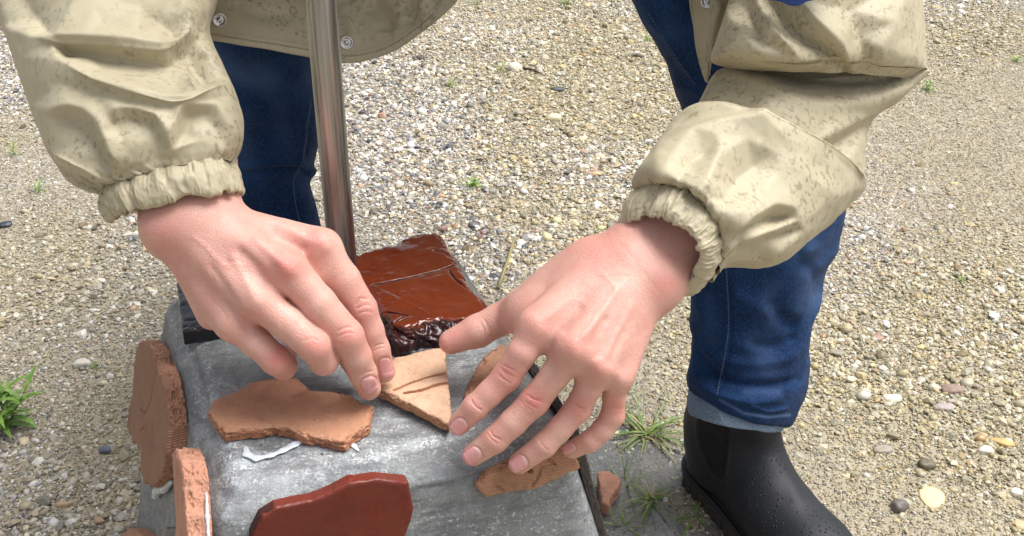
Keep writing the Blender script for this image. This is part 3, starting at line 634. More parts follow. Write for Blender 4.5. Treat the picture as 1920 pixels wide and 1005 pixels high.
shard('terracotta_shard', side_poly(pts, PL, NL, .016), PP(355, 940, PL + NL * .016, NL), ax, ay, NL, .0165, TP, rough=.0015, seed=57, chips=.0014, label='narrow pinkish terracotta shard with rough broken face on the left side near the corner')
pts = [(228, 1000), (236, 993), (254, 995), (266, 1010), (262, 1050), (232, 1050)]
shard('terracotta_shard', side_poly(pts, PL, NL, .012), PP(245, 1020, PL + NL * .012, NL), ax, ay, NL, .0125, TC, rough=.001, seed=61, label='reddish clay shard low on the left side, cut by the lower edge of the photo')
pts = [(298, 1002), (304, 990), (328, 990), (334, 1040), (300, 1050)]
shard('dark_tile', side_poly(pts, PL, NL, .012), PP(315, 1015, PL + NL * .012, NL), ax, ay, NL, .0125, GB, rough=.001, seed=63, label='dark blue-black tile piece low on the left side of the block', cat='tile')
# tiles on the right side, seen edge on
ax, ay = side_axes(NR, EY)
def rpt(s, zz, off): return BC + EX * (HX + KF * (HB - zz)) + EY * s + EZ * zz + NR * off
shard('dark_tile', [rpt(-.135, .372, .007), rpt(-.04, .368, .007), rpt(.02, .330, .007), rpt(.03, .22, .007), rpt(-.04, .14, .007), rpt(-.13, .13, .007), rpt(-.145, .25, .007)], rpt(-.06, .26, .007), ax, ay, NR, .0075, mat_simple('dark_brown_slate', (.035, .028, .028), .5, 0, .001), rough=.0008, seed=71, label='thin dark brown tile on the right side of the block, seen edge on', cat='tile')

shard('clay_fragment', flat_poly([(1122, 884), (1140, 882), (1164, 897), (1158, 914), (1148, 930), (1140, 946), (1128, 940)], .016), PH(1140, 910, .016), EX, EY, EZ, .016, TP, rough=.0012, seed=77, label='small brown clay fragment on the wet ground just beyond the dark edge-on tile')
# white glue
def blob(name, pts, rads, k, label, floor=None, seed=1):
    P = np.array(pts); R_ = max(rads) + .004; fl = Field(P.min(0) - R_, P.max(0) + R_, .0008)
    for a_, b_, ra, rb in zip(pts[:-1], pts[1:], rads[:-1], rads[1:]): cone(fl, a_, b_, ra, rb, k)
    V, Q = to_mesh(fl, 1)
    if floor is not None:
        n_, o_ = floor; h = (V - o_) @ n_; V = V + n_ * (np.where(h < 0, -h, -h * .6))[:, None] + n_ * .0002
    N = normals(V, Q); V = V + N * (.0003 * fbm(V, 260, 2, seed))[:, None]
    return tag(mesh_obj(name, V, Q, M_glue, loc=V.mean(0)), label, 'glue')
M_glue = mat_simple('white_glue', (.60, .65, .70), .22, 0, .0006, 300, Coat_Weight=.4)
top = (EZ, np.array([0, 0, HB + .0005]))
blob('glue', [PH(u, v, HB + .002) for u, v in [(460, 838), (462, 850), (480, 858), (510, 852), (530, 843), (552, 832), (570, 822)]], [.0018, .0026, .0024, .0018, .0022, .0026, .0016], .002, 'curl of white glue squeezed out in front of the flat orange shard', top)
blob('glue', [PH(u, v, HB + .001) for u, v in [(651, 826), (664, 836), (672, 845)]], [.0014, .0018, .001], .001, 'small white glue streak at the tip of the flat orange shard', top, 3)
blob('glue', [PP(u, v, PL + NL * .004, NL) for u, v in [(291, 930), (294, 921), (308, 917), (322, 903)]], [.003, .0035, .003, .002], .002, 'white glue drip below the ribbed brown shard', None, 5)
blob('glue', [PP(u, v, PL + NL * .0025, NL) for u, v in [(387, 925), (389, 970), (391, 1010)]], [.0008, .0014, .0012], .002, 'bead of grey-white glue along the edge of the narrow pinkish shard', None, 7)
blob('glue', [PH(u, v, HB + .001) for u, v in [(770, 658), (790, 652), (812, 652)]], [.002, .0032, .002], .002, 'dab of white glue between the pale shard and the dark clay lump', top, 9)

# ------------------------------------------------------------------ the person
M_skin = mat_skin(); M_coat = mat_jacket(); M_jean = mat_denim('dark_denim', (.0038, .016, .058), (.013, .054, .155), .9)
M_roll = mat_denim('pale_denim_inside', (.16, .22, .31), (.24, .31, .41), .8); M_thread = mat_simple('pale_thread', (.10, .13, .18), .9); M_snap = mat_simple('snap_metal', (.62, .62, .62), .2, .95)
SKIN = np.array([.665, .37, .305]); RED = np.array([.60, .205, .175]); PALE = np.array([.70, .45, .37]); NAILC = np.array([.72, .36, .37])
person = empty('person', PH(1380, 880, 0)); tag(person, 'person bending over the block in beige rain coat, dark jeans and black boots', 'person')

def build_hand(fingers, palm, webs, creases, reds, nails, vox):
    """fingers: chains of (u, v, depth, radius mm) from knuckle to tip; one continuous skin"""
    pts = [PD(*p[:3]) for f in fingers.values() for p in f] + [PD(*c[0]) for c in palm] + [PD(*c[1]) for c in palm]
    lo = np.min(pts, 0) - .026; hi = np.max(pts, 0) + .026; fl = Field(lo, hi, vox)
    for c in palm:
        n = c[6] if len(c) > 6 else None; sq = c[7] if len(c) > 7 else 1
        cone(fl, PD(*c[0]), PD(*c[1]), c[2] * .001, c[3] * .001, c[4] * .001, n, sq)
    P0 = fl.a.copy()
    for nm, f in fingers.items():
        J = [PD(*p[:3]) for p in f]; R_ = [p[3] * .001 for p in f]
        r = max(R_) + .012; sl, g = fl.sl(np.min(J, 0) - r, np.max(J, 0) + r)
        d = None
        for i in range(len(J) - 1):
            di = cone_d(g, J[i], J[i + 1], R_[i], R_[i + 1]); d = di if d is None else smin(d, di, .0025)
        G = smin(P0[sl], d, .0065 if nm != 'thumb' else .016)
        fl.a[sl] = smin(fl.a[sl], G, .0009)
    for c in webs: cone(fl, PD(*c[0]), PD(*c[1]), c[2] * .001, c[3] * .001, c[4] * .001)
    V, Q = to_mesh(fl, 3, .55)
    V = relief(V, Q, [(c_[0], c_[1] * .8, c_[2] * 1.3, *c_[3:]) if c_[1] < 4 else c_ for c_ in creases])
    u, v, d = proj(V); N = normals(V, Q)
    T = np.tile(SKIN, (len(V), 1)); w = (fbm(V, 28, 3, 9) * .5 + .35)[:, None]; T = T * (1 - .35 * w) + PALE * .35 * w
    for (cu, cv, r, s, *kind) in reds:
        k = min(1, s * 1.25) * np.exp(-((u - cu) ** 2 + (v - cv) ** 2) / (r * r)); c = {'p': PALE, 'r': RED}[kind[0] if kind else 'r']
        T = T + (c - T) * k[:, None]
    nail = np.zeros(len(V))
    for (cu, cv, du, dv, L_, W_) in nails:               # centre, direction to the tip, half length and half width in px
        l = math.hypot(du, dv); tx, ty = du / l, dv / l; a = (u - cu) * tx + (v - cv) * ty; b = -(u - cu) * ty + (v - cv) * tx
        face = ((CAM - V) * N).sum(1) > 0
        e = (np.abs(a / L_) ** 2.6 + np.abs(b / W_) ** 2.6) ** (1 / 2.6); m = face & (e < 1.6)
        V = V + N * (np.where(m, -.00075 * np.exp(-((e - 1.03) / .10) ** 2) + .00035 * (e < .97) + np.where(a > L_ * .5, .0005, 0) * (e < .98), 0))[:, None]
        k = np.where(m & (e < .99), 1.0, 0.0); nail = np.maximum(nail, k)
        lun = np.clip((-a / L_ - .45) * 3, 0, 1); tip = np.clip((a / L_ - .78) * 6, 0, 1)
        c = NAILC + (np.array([.70, .46, .42]) - NAILC) * (lun * .5 + tip * .8)[:, None]; T = T * (1 - k[:, None]) + c * k[:, None]
        rim = m & (e > 1.0) & (e < 1.18); T[rim] = T[rim] * .93 + RED * .07
    return V, Q, T, nail
VN = -FW
def Rr(*a): return a
# the hand on the viewer's left: fingertips press the pale shard
RF = {'index': [(600, 466, .822, 12.60), (645, 525, .828, 11.18), (678, 579, .834, 10.44), (694, 620, .840, 9.33), (706, 655, .846, 9.08), (721, 697, .857, 7.71)],
      'middle': [(536, 502, .802, 13.00), (598, 570, .806, 11.76), (650, 630, .812, 11.30), (668, 668, .822, 10.09), (680, 700, .832, 9.65), (692, 728, .845, 8.27)],
      'ring': [(480, 561, .799, 12.40), (538, 606, .799, 10.97), (588, 648, .801, 10.79), (607, 676, .815, 9.66), (604, 676, .842, 7.90)],
      'pinky': [(436, 604, .808, 11.50), (480, 641, .810, 10.01), (517, 675, .812, 9.93), (531, 686, .826, 9.10), (535, 668, .848, 7.52)],
      'thumb': [(470, 500, .850, 13.5), (560, 560, .870, 11.5), (625, 620, .872, 10.0), (668, 690, .868, 8.2)]}
RPm = [((402, 414, .812), (606, 464, .826), 13, 12.4, 8), ((372, 424, .806), (536, 502, .800), 15, 12.6, 10), ((345, 438, .806), (480, 561, .797), 15, 12.2, 10),
       ((326, 452, .812), (436, 604, .808), 13, 11.4, 9), ((350, 470, .828), (400, 585, .822), 14, 12, 10), ((420, 440, .832), (560, 500, .838), 15, 12, 12),
       ((398, 398, .815), (372, 230, .86), 20, 24, 10), ((322, 418, .812), (300, 230, .86), 20, 24, 12), ((355, 410, .812), (336, 230, .86), 21, 26, 12), ((305, 428, .806), (303, 420, .807), 12, 11, 12)]
RC = [([(665, 573), (676, 560), (692, 562)], 2.2, -.55), ([(667, 580), (684, 572), (698, 574)], 2.0, -.5), ([(670, 590), (686, 584), (700, 586)], 2.0, -.45), ([(700, 652), (708, 647), (722, 645)], 2.0, -.7), ([(699, 659), (711, 653), (723, 652)], 2.0, -.4),
      ([(630, 622), (650, 614), (665, 614)], 2.2, -.4), ([(632, 632), (652, 624), (668, 626)], 2.2, -.4), ([(675, 706), (688, 698), (702, 696)], 2, -.5), ([(569, 640), (585, 634), (598, 640)], 2.2, -.3),
      ([(482, 405), (520, 420), (560, 440), (598, 462)], 9, 1.0), ([(470, 440), (500, 468), (532, 498)], 8, 1.1), ([(430, 470), (455, 515), (478, 558)], 9, .9), ([(500, 440), (550, 462), (578, 470)], 9, -1.6), ([(440, 462), (480, 500), (510, 545)], 10, -1.6), ([(390, 490), (425, 545), (448, 585)], 9, -1.3),
      ([(600, 446), (612, 462)], 15, 1.6, 'ge'), ([(527, 492), (541, 505)], 15, 2.0, 'ge'), ([(474, 556), (482, 566)], 13, 1.0, 'ge'), ([(355, 440), (380, 458), (404, 484), (432, 505)], 5, .35),
      ([(415, 560), (428, 574), (436, 590)], 2.0, -.35), ([(405, 570), (418, 584), (426, 600)], 2.0, -.3), ([(424, 552), (440, 566), (448, 580)], 2.0, -.3)]
RR = [(536, 500, 30, .75), (598, 458, 28, .4), (690, 575, 24, .3), (652, 628, 24, .55), (592, 645, 24, .5), (520, 672, 22, .75), (300, 445, 34, .35), (340, 520, 40, .25), (700, 705, 16, .3), (475, 590, 30, .3), (640, 500, 30, .35, 'p'), (560, 600, 26, .55, 'p'), (490, 640, 24, .6, 'p'), (600, 560, 25, .4, 'p')]
RN = [(724, 690, 3, 16, 19, 13.5), (693, 722, 6, 13, 15, 17)]
V1, Q1, T1, n1 = build_hand(RF, RPm, [((560, 500, .824), (596, 515, .826), 10, 10, 8), ((600, 505, .83), (628, 535, .832), 9, 8, 8), ((520, 540, .812), (500, 545, .81), 9, 8, 8), ((465, 590, .81), (455, 590, .81), 8, 8, 8)], RC, RR, RN, .00085)
# the hand on the viewer's right: spread fingers
LF = {'index': [(1008, 616, .799, 11.8), (980, 660, .797, 9.65), (951, 705, .803, 9.66), (918, 738, .805, 8.51), (891, 763, .806, 8.43), (861, 795, .812, 7.31)],
      'middle': [(1078, 652, .790, 12.20), (1040, 704, .797, 9.47), (1002, 752, .802, 9.74), (962, 792, .805, 8.95), (928, 824, .808, 8.78), (888, 852, .814, 7.66)],
      'ring': [(1120, 684, .796, 11.20), (1103, 727, .801, 8.75), (1082, 768, .808, 8.94), (1050, 804, .811, 8.06), (1021, 834, .813, 8.17), (974, 868, .820, 7.48)],
      'pinky': [(1157, 698, .806, 10.20), (1152, 742, .812, 7.58), (1149, 779, .818, 7.87), (1130, 806, .821, 7.35), (1108, 826, .824, 7.29), (1074, 842, .832, 6.61)],
      'thumb': [(1100, 500, .838, 16.0), (1040, 540, .845, 14.0), (983, 576, .854, 13.0), (935, 600, .858, 11.2), (895, 621, .860, 11.6), (846, 641, .862, 8.8)]}
LPm = [((1152, 498, .822), (1006, 612, .797), 15, 12, 9), ((1178, 512, .818), (1075, 652, .785), 16, 12.4, 10), ((1197, 530, .818), (1122, 684, .792), 15, 11.8, 10),
       ((1212, 552, .822), (1158, 704, .803), 13, 10.6, 9), ((1205, 570, .838), (1165, 680, .822), 13, 11, 10), ((1130, 520, .832), (1035, 605, .812), 17, 13, 14), ((1120, 495, .832), (1010, 565, .836), 16, 13, 14), ((1080, 540, .835), (1000, 590, .832), 15, 11, 14),
       ((1182, 462, .832), (1262, 392, .850), 18.5, 21, 10), ((1232, 525, .828), (1300, 470, .846), 18.5, 22, 12), ((1207, 495, .828), (1290, 425, .848), 20, 23, 12), ((1190, 500, .826), (1215, 540, .824), 17, 16, 12),
       ((1290, 425, .848), (1400, 330, .90), 27, 30, 12), ((1243, 530, .822), (1246, 528, .822), 12.5, 12, 12)]
LC = [([(940, 695), (950, 706), (962, 713)], 2, -.3), ([(992, 742), (1006, 751), (1022, 757)], 2, -.25), ([(1080, 760), (1090, 770), (1100, 775)], 2, -.25), ([(974, 748), (986, 762), (1000, 770)], 2, -.25), ([(868, 780), (876, 788), (886, 792)], 2, -.2), ([(938, 690), (950, 700), (966, 708)], 2.6, -.35), ([(932, 700), (946, 712), (960, 720)], 2.6, -.35), ([(942, 683), (958, 692), (972, 698)], 2.0, -.35), ([(882, 748), (892, 762), (905, 770)], 2.0, -.55),
      ([(985, 738), (1000, 748), (1018, 752)], 2.2, -.4), ([(980, 748), (994, 760), (1010, 766)], 2.2, -.35), ([(918, 806), (926, 818), (942, 826)], 2.0, -.6), ([(913, 812), (922, 824), (934, 832)], 2.0, -.35), ([(1010, 822), (1018, 836), (1028, 846)], 1.8, -.4), ([(1074, 755), (1086, 764), (1100, 768)], 2.0, -.4), ([(1142, 760), (1154, 766), (1168, 766)], 1.8, -.3),
      ([(1120, 520), (1070, 560), (1012, 606)], 9, .9), ([(1165, 530), (1125, 590), (1082, 644)], 8, 1.3), ([(1190, 560), (1160, 620), (1128, 680)], 7, 1.0), ([(1095, 570), (1050, 625)], 11, -.9), ([(1140, 590), (1105, 655)], 9, -1.0), ([(1172, 610), (1142, 690)], 8, -1.0),
      ([(1002, 602), (1008, 616)], 15, .5, 'ge'), ([(1072, 646), (1080, 660)], 15, .8, 'ge'), ([(1120, 682), (1124, 690)], 13, 1.2, 'ge'), ([(1158, 704), (1162, 712)], 11, .8, 'ge'),
      ([(1120, 505), (1150, 535), (1160, 575), (1150, 610)], 5, .3), ([(905, 596), (915, 612), (922, 640)], 2.5, -.4), ([(898, 600), (906, 616), (910, 640)], 2.2, -.3), ([(1150, 440), (1190, 490), (1245, 560)], 4, -.15)]
LR = [(950, 700, 26, .55), (1002, 752, 26, .75), (1086, 765, 22, .65), (1158, 765, 20, .6), (925, 818, 18, .45), (892, 760, 18, .3), (1005, 600, 30, .3), (1078, 640, 30, .45), (1122, 690, 24, .35), (1247, 530, 28, .5), (1120, 470, 50, .35), (850, 640, 30, .35), (1020, 690, 22, .45, 'p'), (1040, 820, 25, .3, 'p'), (1150, 800, 22, .3, 'p'), (1060, 600, 30, .25, 'p')]
LN = [(860, 801, -9, 8, 17, 15), (885, 855, -11, 7, 18, 15.5), (971, 870, -12, 7, 18, 15.5), (1066, 841, -12, 5, 13, 11)]
V2, Q2, T2, n2 = build_hand(LF, LPm, [((1022, 632, .802), (1045, 645, .80), 8, 8, 8), ((1085, 680, .804), (1100, 690, .802), 8, 8, 8), ((985, 590, .835), (1010, 585, .825), 10, 10, 12), ((978, 590, .846), (1002, 622, .808), 11, 9, 12)], LC, LR, LN, .00085)
# the rest of the body, inside the clothes, in the same skin mesh
fl = Field((-.5, .6, .03), (.5, 1.6, 1.02), .010)
sL, sR = np.array([-.20, 1.02, .845]), np.array([.22, 1.02, .845]); eL = PD(200, -150, .93); eR = PD(1600, 60, 1.04); hL, hR = np.array([-.12, 1.42, .84]), np.array([.12, 1.42, .84])
kL, kR = PD(470, 80, 1.2) + FW * .02, PD(1330, -20, 1.13); aL, aR = np.array([-.26, 1.11, .10]), PD(1378, 740, 1.245)
for a_, b_, ra, rb in [(PD(336, 240, .86), eL, .026, .036), (eL, sL, .038, .05), (PD(1400, 330, .91), eR, .030, .022), (eR, sR, .022, .05), (sL, sR, .07, .07), ((0, 1.02, .85), (0, 1.42, .84), .12, .13), (hL, kL, .05, .03), (hR, kR, .05, .028), (kL, aL, .035, .03), (kR, aR, .034, .028), ((0, 1.0, .86), (0, .90, .90), .055, .055)]:
    cone(fl, a_, b_, ra, rb, .03)
V3, Q3 = to_mesh(fl, 2)
n_1, n_2 = len(V1), len(V1) + len(V2)
body = mesh_obj('body', np.concatenate([V1, V2, V3]), np.concatenate([Q1, Q2 + n_1, Q3 + n_2]), M_skin, person, np.concatenate([T1, T2, nz_tint(len(V3), SKIN)]), loc=person.location)
a = body.data.attributes.new('nail', 'FLOAT', 'POINT'); a.data.foreach_set('value', np.concatenate([n1, n2, np.zeros(len(V3))]).astype(np.float32))

# ---- cloth tubes: rings seen as (left point, right point, depths, half depth, front sag px, back sag px)
def cr(K, x):
    K = np.array(K, float); n = len(K); x = np.clip(x, 0, n - 1 - 1e-6); i = int(x); t = x - i
    p0, p1, p2, p3 = K[max(i - 1, 0)], K[i], K[min(i + 1, n - 1)], K[min(i + 2, n - 1)]
    return .5 * (2 * p1 + (p2 - p0) * t + (2 * p0 - 5 * p1 + 4 * p2 - p3) * t * t + (-p0 + 3 * p1 - 3 * p2 + p3) * t ** 3)
def loft(rings, ns, nphi, e=.92, fold=None):
    K = [[*r[0], *r[1], r[2], r[3], r[4], *(r[5] if len(r) > 5 else (0, 0)), *(r[6] if len(r) > 6 else (r[5] if len(r) > 5 else (0, 0)))] for r in rings]
    V = np.zeros((ns, nphi, 3)); ph = np.linspace(0, 2 * math.pi, nphi, endpoint=False); c, s_ = np.cos(ph), np.sin(ph)
    c = np.sign(c) * np.abs(c) ** e; s2 = np.sign(s_) * np.abs(s_) ** e
    for i in range(ns):
        k = cr(K, i / (ns - 1) * (len(K) - 1)); A, B = PD(k[0], k[1], k[4]), PD(k[2], k[3], k[5]); dm = (k[4] + k[5]) / 2
        f = (RT * k[7] - UP * k[8]) * dm / F; b = (RT * k[9] - UP * k[10]) * dm / F
        rd = unit((A + B) / 2 - CAM); V[i] = (A + B) / 2 + c[:, None] * (B - A) / 2 + s2[:, None] * (-rd * k[6]) + np.where(s2 > 0, s2, 0)[:, None] * f + np.where(s2 < 0, s2, 0)[:, None] * (-b)
    I, J = np.meshgrid(np.arange(ns - 1), np.arange(nphi), indexing='ij'); I, J = I.ravel(), J.ravel(); J2 = (J + 1) % nphi
    Q = np.stack([I * nphi + J, I * nphi + J2, (I + 1) * nphi + J2, (I + 1) * nphi + J], 1)
    V = V.reshape(-1, 3); N = normals(V, Q); ctr = V.reshape(ns, nphi, 3).mean(1).repeat(nphi, 0)
    if (N * (V - ctr)).sum() < 0: Q = Q[:, ::-1]
    return V, Q, np.linspace(0, 1, ns).repeat(nphi), np.tile(ph, ns)
def gather(ph, s_, n, seed):
    """pleats of the elastic: uneven ridges round the ring that wander along the tube"""
    P = np.stack([np.cos(ph) * n / 6.28, np.sin(ph) * n / 6.28, s_ * 1.3], -1)
    P = P + .35 * np.stack([vnoise(P, .8, seed + 7), vnoise(P, .8, seed + 8), 0 * s_], -1)
    a = vnoise(P, 1.0, seed); b = vnoise(P * np.array([1, 1, 1.6]), 2.3, seed + 3); c = vnoise(P * np.array([1, 1, 2.5]), 5.0, seed + 5); return (1 - 2.4 * np.sqrt(a * a + .004)) * .7 + .30 * (1 - 2 * np.abs(b)) + .12 * c
def cloth(name, rings, ns, nphi, parent, strokes=(), amp=.0, freq=12, seed=1, gat=None, m=None, tintf=None, e=.92, sq=(1, 1, 1), fac=None, blur=5):
    V, Q, S, PH_ = loft(rings, ns, nphi, e); N = normals(V, Q)
    D = np.zeros(len(V))
    if amp: D += amp * (1 - 1.8 * np.abs(fbm(V * np.array(sq), freq, 2, seed, .45))) + amp * .25 * fbm(V, freq * 4, 2, seed + 2)
    if gat is not None: n, am, s0, s1, sd = gat; w = np.clip((S - s0) / (s1 - s0), 0, 1) if s1 != s0 else np.ones_like(S); D += am * (w * w) * gather(PH_, S * (0.6 if s1 != s0 else 1), n, sd)
    V = V + N * D[:, None]
    if fac is not None: V = facets(V, Q, [[(a_, b_, h_ * 1.1) for a_, b_, h_ in run] for run in fac], blur * 1.1)
    V = relief(V, Q, strokes)
    N = normals(V, Q); Wq = V + .010 * np.stack([fbm(V, 20, 2, seed + 6), fbm(V, 20, 2, seed + 7), fbm(V, 20, 2, seed + 8)], 1); V = V + N * (.0004 * fbm(V, 75, 2, seed + 4) + .0011 * (.35 - np.abs(fbm(Wq, 24, 3, seed + 9, .45))))[:, None]
    t = None if tintf is None else tintf(V)
    return mesh_obj(name, V, Q, m or M_coat, parent, t, loc=np.array(parent.location) if parent is not None else None)

coat = empty('rain_coat', person.location); coat.parent = person; coat.location = (0, 0, 0)
coat_loc = np.array(person.location)
def cloth_c(name, *a, **k):                       # parts of the coat (sub-parts of the person)
    o = cloth(name, *a[:3], None, *a[3:], **k); o.parent = coat; o.location = -Vector(person.location); return o
SLf = [[(-40, -40, 0), (420, -60, 0)], [(-30, 10, 0), (10, 100, 0), (50, 200, 0), (80, 290, 0), (110, 340, 0)], [(2, 0, 6), (16, 50, 7), (45, 110, 6)], [(40, -10, -4), (58, 28, -6), (84, 60, -3)], [(150, -20, 5), (180, 20, 7), (200, 50, 6)], [(260, 15, 2), (300, 45, -4), (325, 62, -5)], [(330, -20, 5), (350, 20, 6), (380, 20, 3)],
       [(25, 52, 8), (72, 71, 10), (115, 77, 12), (165, 80, 12), (210, 83, 12), (255, 88, 11), (298, 92, 10), (332, 82, 7), (350, 62, 5)], [(122, 97, -8), (170, 97, -9), (240, 103, -11), (300, 110, -12), (330, 108, -12)], [(190, 122, -6), (270, 135, -7), (330, 155, -6)],
       [(108, 88, 7), (122, 119, 8), (167, 144, 10), (239, 167, 11), (310, 187, 11), (349, 188, 11), (373, 177, 10), (425, 155, 6)], [(334, 96, -12), (344, 125, -9), (372, 174, 9)], [(352, 88, -14), (372, 110, -15), (392, 145, -12)], [(372, 74, 0), (402, 112, 2), (428, 146, 3)],
       [(120, 160, 3), (190, 182, 3), (260, 200, 4), (320, 206, 4), (430, 185, 4)], [(100, 218, 6), (112, 204, 8), (135, 199, 8), (160, 206, 8), (184, 224, 8), (198, 252, 8), (212, 290, 7), (226, 320, 3)], [(122, 222, -3), (145, 232, -5), (170, 262, -6), (192, 305, -5)],
       [(96, 286, 6), (140, 308, 9), (175, 326, 8), (206, 345, 4)], [(112, 318, -8), (150, 343, -8), (185, 358, -5)], [(204, 220, 6), (226, 205, 8), (262, 206, 8), (290, 218, 8), (308, 240, 8), (322, 280, 4)], [(216, 236, -1), (245, 222, -3), (282, 234, -4)], [(232, 270, 2), (250, 305, 1)], [(292, 262, -3), (296, 300, -2)],
       [(328, 240, 7), (340, 205, 8), (365, 194, 8), (396, 198, 7), (414, 222, 6)], [(346, 250, -5), (356, 216, -5), (386, 210, -4), (402, 236, -2)], [(372, 262, 1)], [(425, 200, 5), (434, 250, 5), (430, 285, 1)], [(452, 180, 0), (456, 260, 0)], [(230, 322, 0), (330, 298, 0), (430, 292, 0)]]
cloth_c('sleeve', [((-60, -260), (420, -230), .93, .95, .080), ((-30, -100), (430, -90), .90, .92, .078), ((0, 22), (408, 4), .875, .89, .072), ((20, 85), (392, 60), .865, .875, .068), ((42, 150), (408, 105), .85, .862, .066), ((68, 225), (436, 165), .84, .85, .062),
        ((96, 292), (455, 226), .83, .84, .056, (0, -8)), ((134, 342), (452, 280), .825, .832, .046, (0, -14)), ((190, 360), (434, 306), .822, .826, .036, (0, -20))], 340, 520, [([(72, 71), (115, 77), (165, 80), (210, 83), (255, 88), (298, 92), (332, 82)], 5, 2.6, 'r'), ([(122, 119), (167, 144), (239, 167), (310, 187), (349, 188), (373, 177), (425, 155)], 5, 2.6, 'r'), ([(344, 110), (352, 140), (373, 177)], 5, 2.0, 'r'), ([(100, 288), (140, 309), (175, 327), (208, 346)], 4, 2.0, 'r')], amp=.0010, freq=13, seed=4, gat=(30, .0034, .74, 1.0, 7), fac=SLf)
cloth_c('cuff', [((193, 352), (432, 302), .822, .826, .035, (0, -20)), ((186, 368), (442, 318), .820, .824, .039, (0, -18)), ((188, 388), (450, 338), .818, .822, .040, (0, -15)), ((200, 408), (455, 360), .817, .821, .038, (0, -11), (0, -8)), ((208, 412), (447, 362), .818, .822, .035, (0, -12), (0, -8)), ((212, 395), (440, 345), .82, .824, .033, (0, -14), (0, -10))], 110, 620, amp=.0, seed=6, gat=(44, .0025, 0, 0, 7))
SRpf = [[(1180, 330, 0), (1225, 255, 0), (1280, 200, 0), (1440, 195, 0), (1540, 270, 0), (1640, 360, 0), (1560, 440, 0), (1440, 510, 0), (1340, 520, 0)], [(1236, 280, 5), (1300, 246, 8), (1360, 226, 8), (1429, 213, 8)], [(1270, 232, -3), (1340, 218, -2)], [(1429, 213, 8), (1475, 262, 6), (1540, 300, 4), (1605, 352, 4)], [(1260, 300, 4), (1240, 335, 5), (1232, 350, 2)],
        [(1272, 336, -2), (1296, 306, -3), (1320, 290, -2)], [(1345, 260, 6), (1340, 300, 8), (1322, 345, 7), (1305, 372, 2)], [(1362, 372, -2), (1384, 336, -4), (1414, 312, -3)], [(1395, 265, 6), (1450, 290, 7)], [(1450, 330, 7), (1420, 365, 7), (1380, 398, 6), (1350, 412, 2)], [(1500, 330, 9), (1560, 365, 9), (1520, 390, 8)],
        [(1362, 446, 3), (1401, 416, 8), (1446, 388, 10), (1478, 392, 9)], [(1395, 432, -7), (1440, 408, -9), (1470, 410, -7)], [(1368, 463, 3), (1430, 436, 6), (1484, 412, 8), (1496, 430, 7), (1462, 470, 4)], [(1400, 464, -5), (1445, 446, -7), (1475, 438, -6)], [(1370, 480, 3), (1430, 490, 1)]]
cloth_c('sleeve', [((1192, 362), (1302, 544), .835, .838, .034, (85, -55), (8, -5)), ((1184, 348), (1350, 506), .838, .845, .048, (62, -42), (10, -5)), ((1197, 318), (1448, 496), .845, .865, .058, (30, -28), (0, 0)), ((1234, 266), (1532, 440), .86, .895, .062, (6, -12), (0, 0)), ((1266, 224), (1592, 386), .88, .92, .066, (10, -28), (0, 0)),
        ((1290, 212), (1617, 359), .89, .93, .072, (22, -44), (0, 0)), ((1298, 214), (1616, 354), .893, .932, .070, (21, -43), (0, 0)), ((1312, 235), (1600, 355), .905, .94, .045, (12, -25), (0, 0)), ((1330, 265), (1580, 370), .90, .93, .036, (0, 0), (0, 0))], 340, 520, (), amp=.0010, freq=14, seed=14, gat=(30, .0036, .26, 0.0, 17), fac=SRpf)
cloth_c('cuff', [((1194, 360), (1303, 543), .835, .838, .033, (86, -55), (8, -5)), ((1180, 372), (1298, 550), .832, .835, .037, (82, -52), (8, -5)), ((1170, 392), (1286, 552), .829, .832, .038, (80, -48), (8, -5)), ((1163, 416), (1272, 547), .827, .829, .036, (76, -45), (8, -5)), ((1167, 422), (1270, 540), .828, .830, .034, (72, -42), (8, -5)), ((1180, 405), (1280, 525), .833, .835, .032, (72, -42), (8, -5))], 110, 620, amp=0, seed=16, gat=(42, .0024, 0, 0, 17))
SRmf = [[(1290, 190, 0), (1330, 90, 0), (1760, 110, 0), (1660, 240, 0), (1640, 370, 0), (1500, 400, 0), (1300, 300, 0)], [(1420, 102, -10), (1500, 134, -12), (1580, 146, -12), (1660, 150, -9), (1715, 140, -3)], [(1345, 140, 5), (1370, 130, 6), (1400, 150, 5)], [(1440, 165, 6), (1500, 190, 7), (1560, 200, 5), (1640, 185, 7), (1700, 158, 6)], [(1436, 205, 5), (1400, 200, -2), (1330, 205, -1)],
        [(1520, 272, 7), (1565, 248, 8), (1630, 212, 6)], [(1535, 288, -5), (1580, 262, -7), (1632, 228, -4)], [(1600, 345, 3), (1585, 300, 5), (1612, 262, 3)]]
cloth_c('sleeve', [((1325, 310), (1585, 385), .90, .94, .045), ((1306, 240), (1612, 362), .92, .95, .045), ((1304, 214), (1622, 310), .925, .96, .047), ((1316, 185), (1636, 226), .935, .97, .050), ((1330, 160), (1690, 182), .945, .98, .050), ((1345, 138), (1738, 140), .952, .99, .046), ((1372, 118), (1739, 128), .96, .99, .042), ((1400, 80), (1715, 95), .96, 1.0, .045)], 260, 460, (), amp=.0010, freq=12, seed=24, e=.95, fac=SRmf)
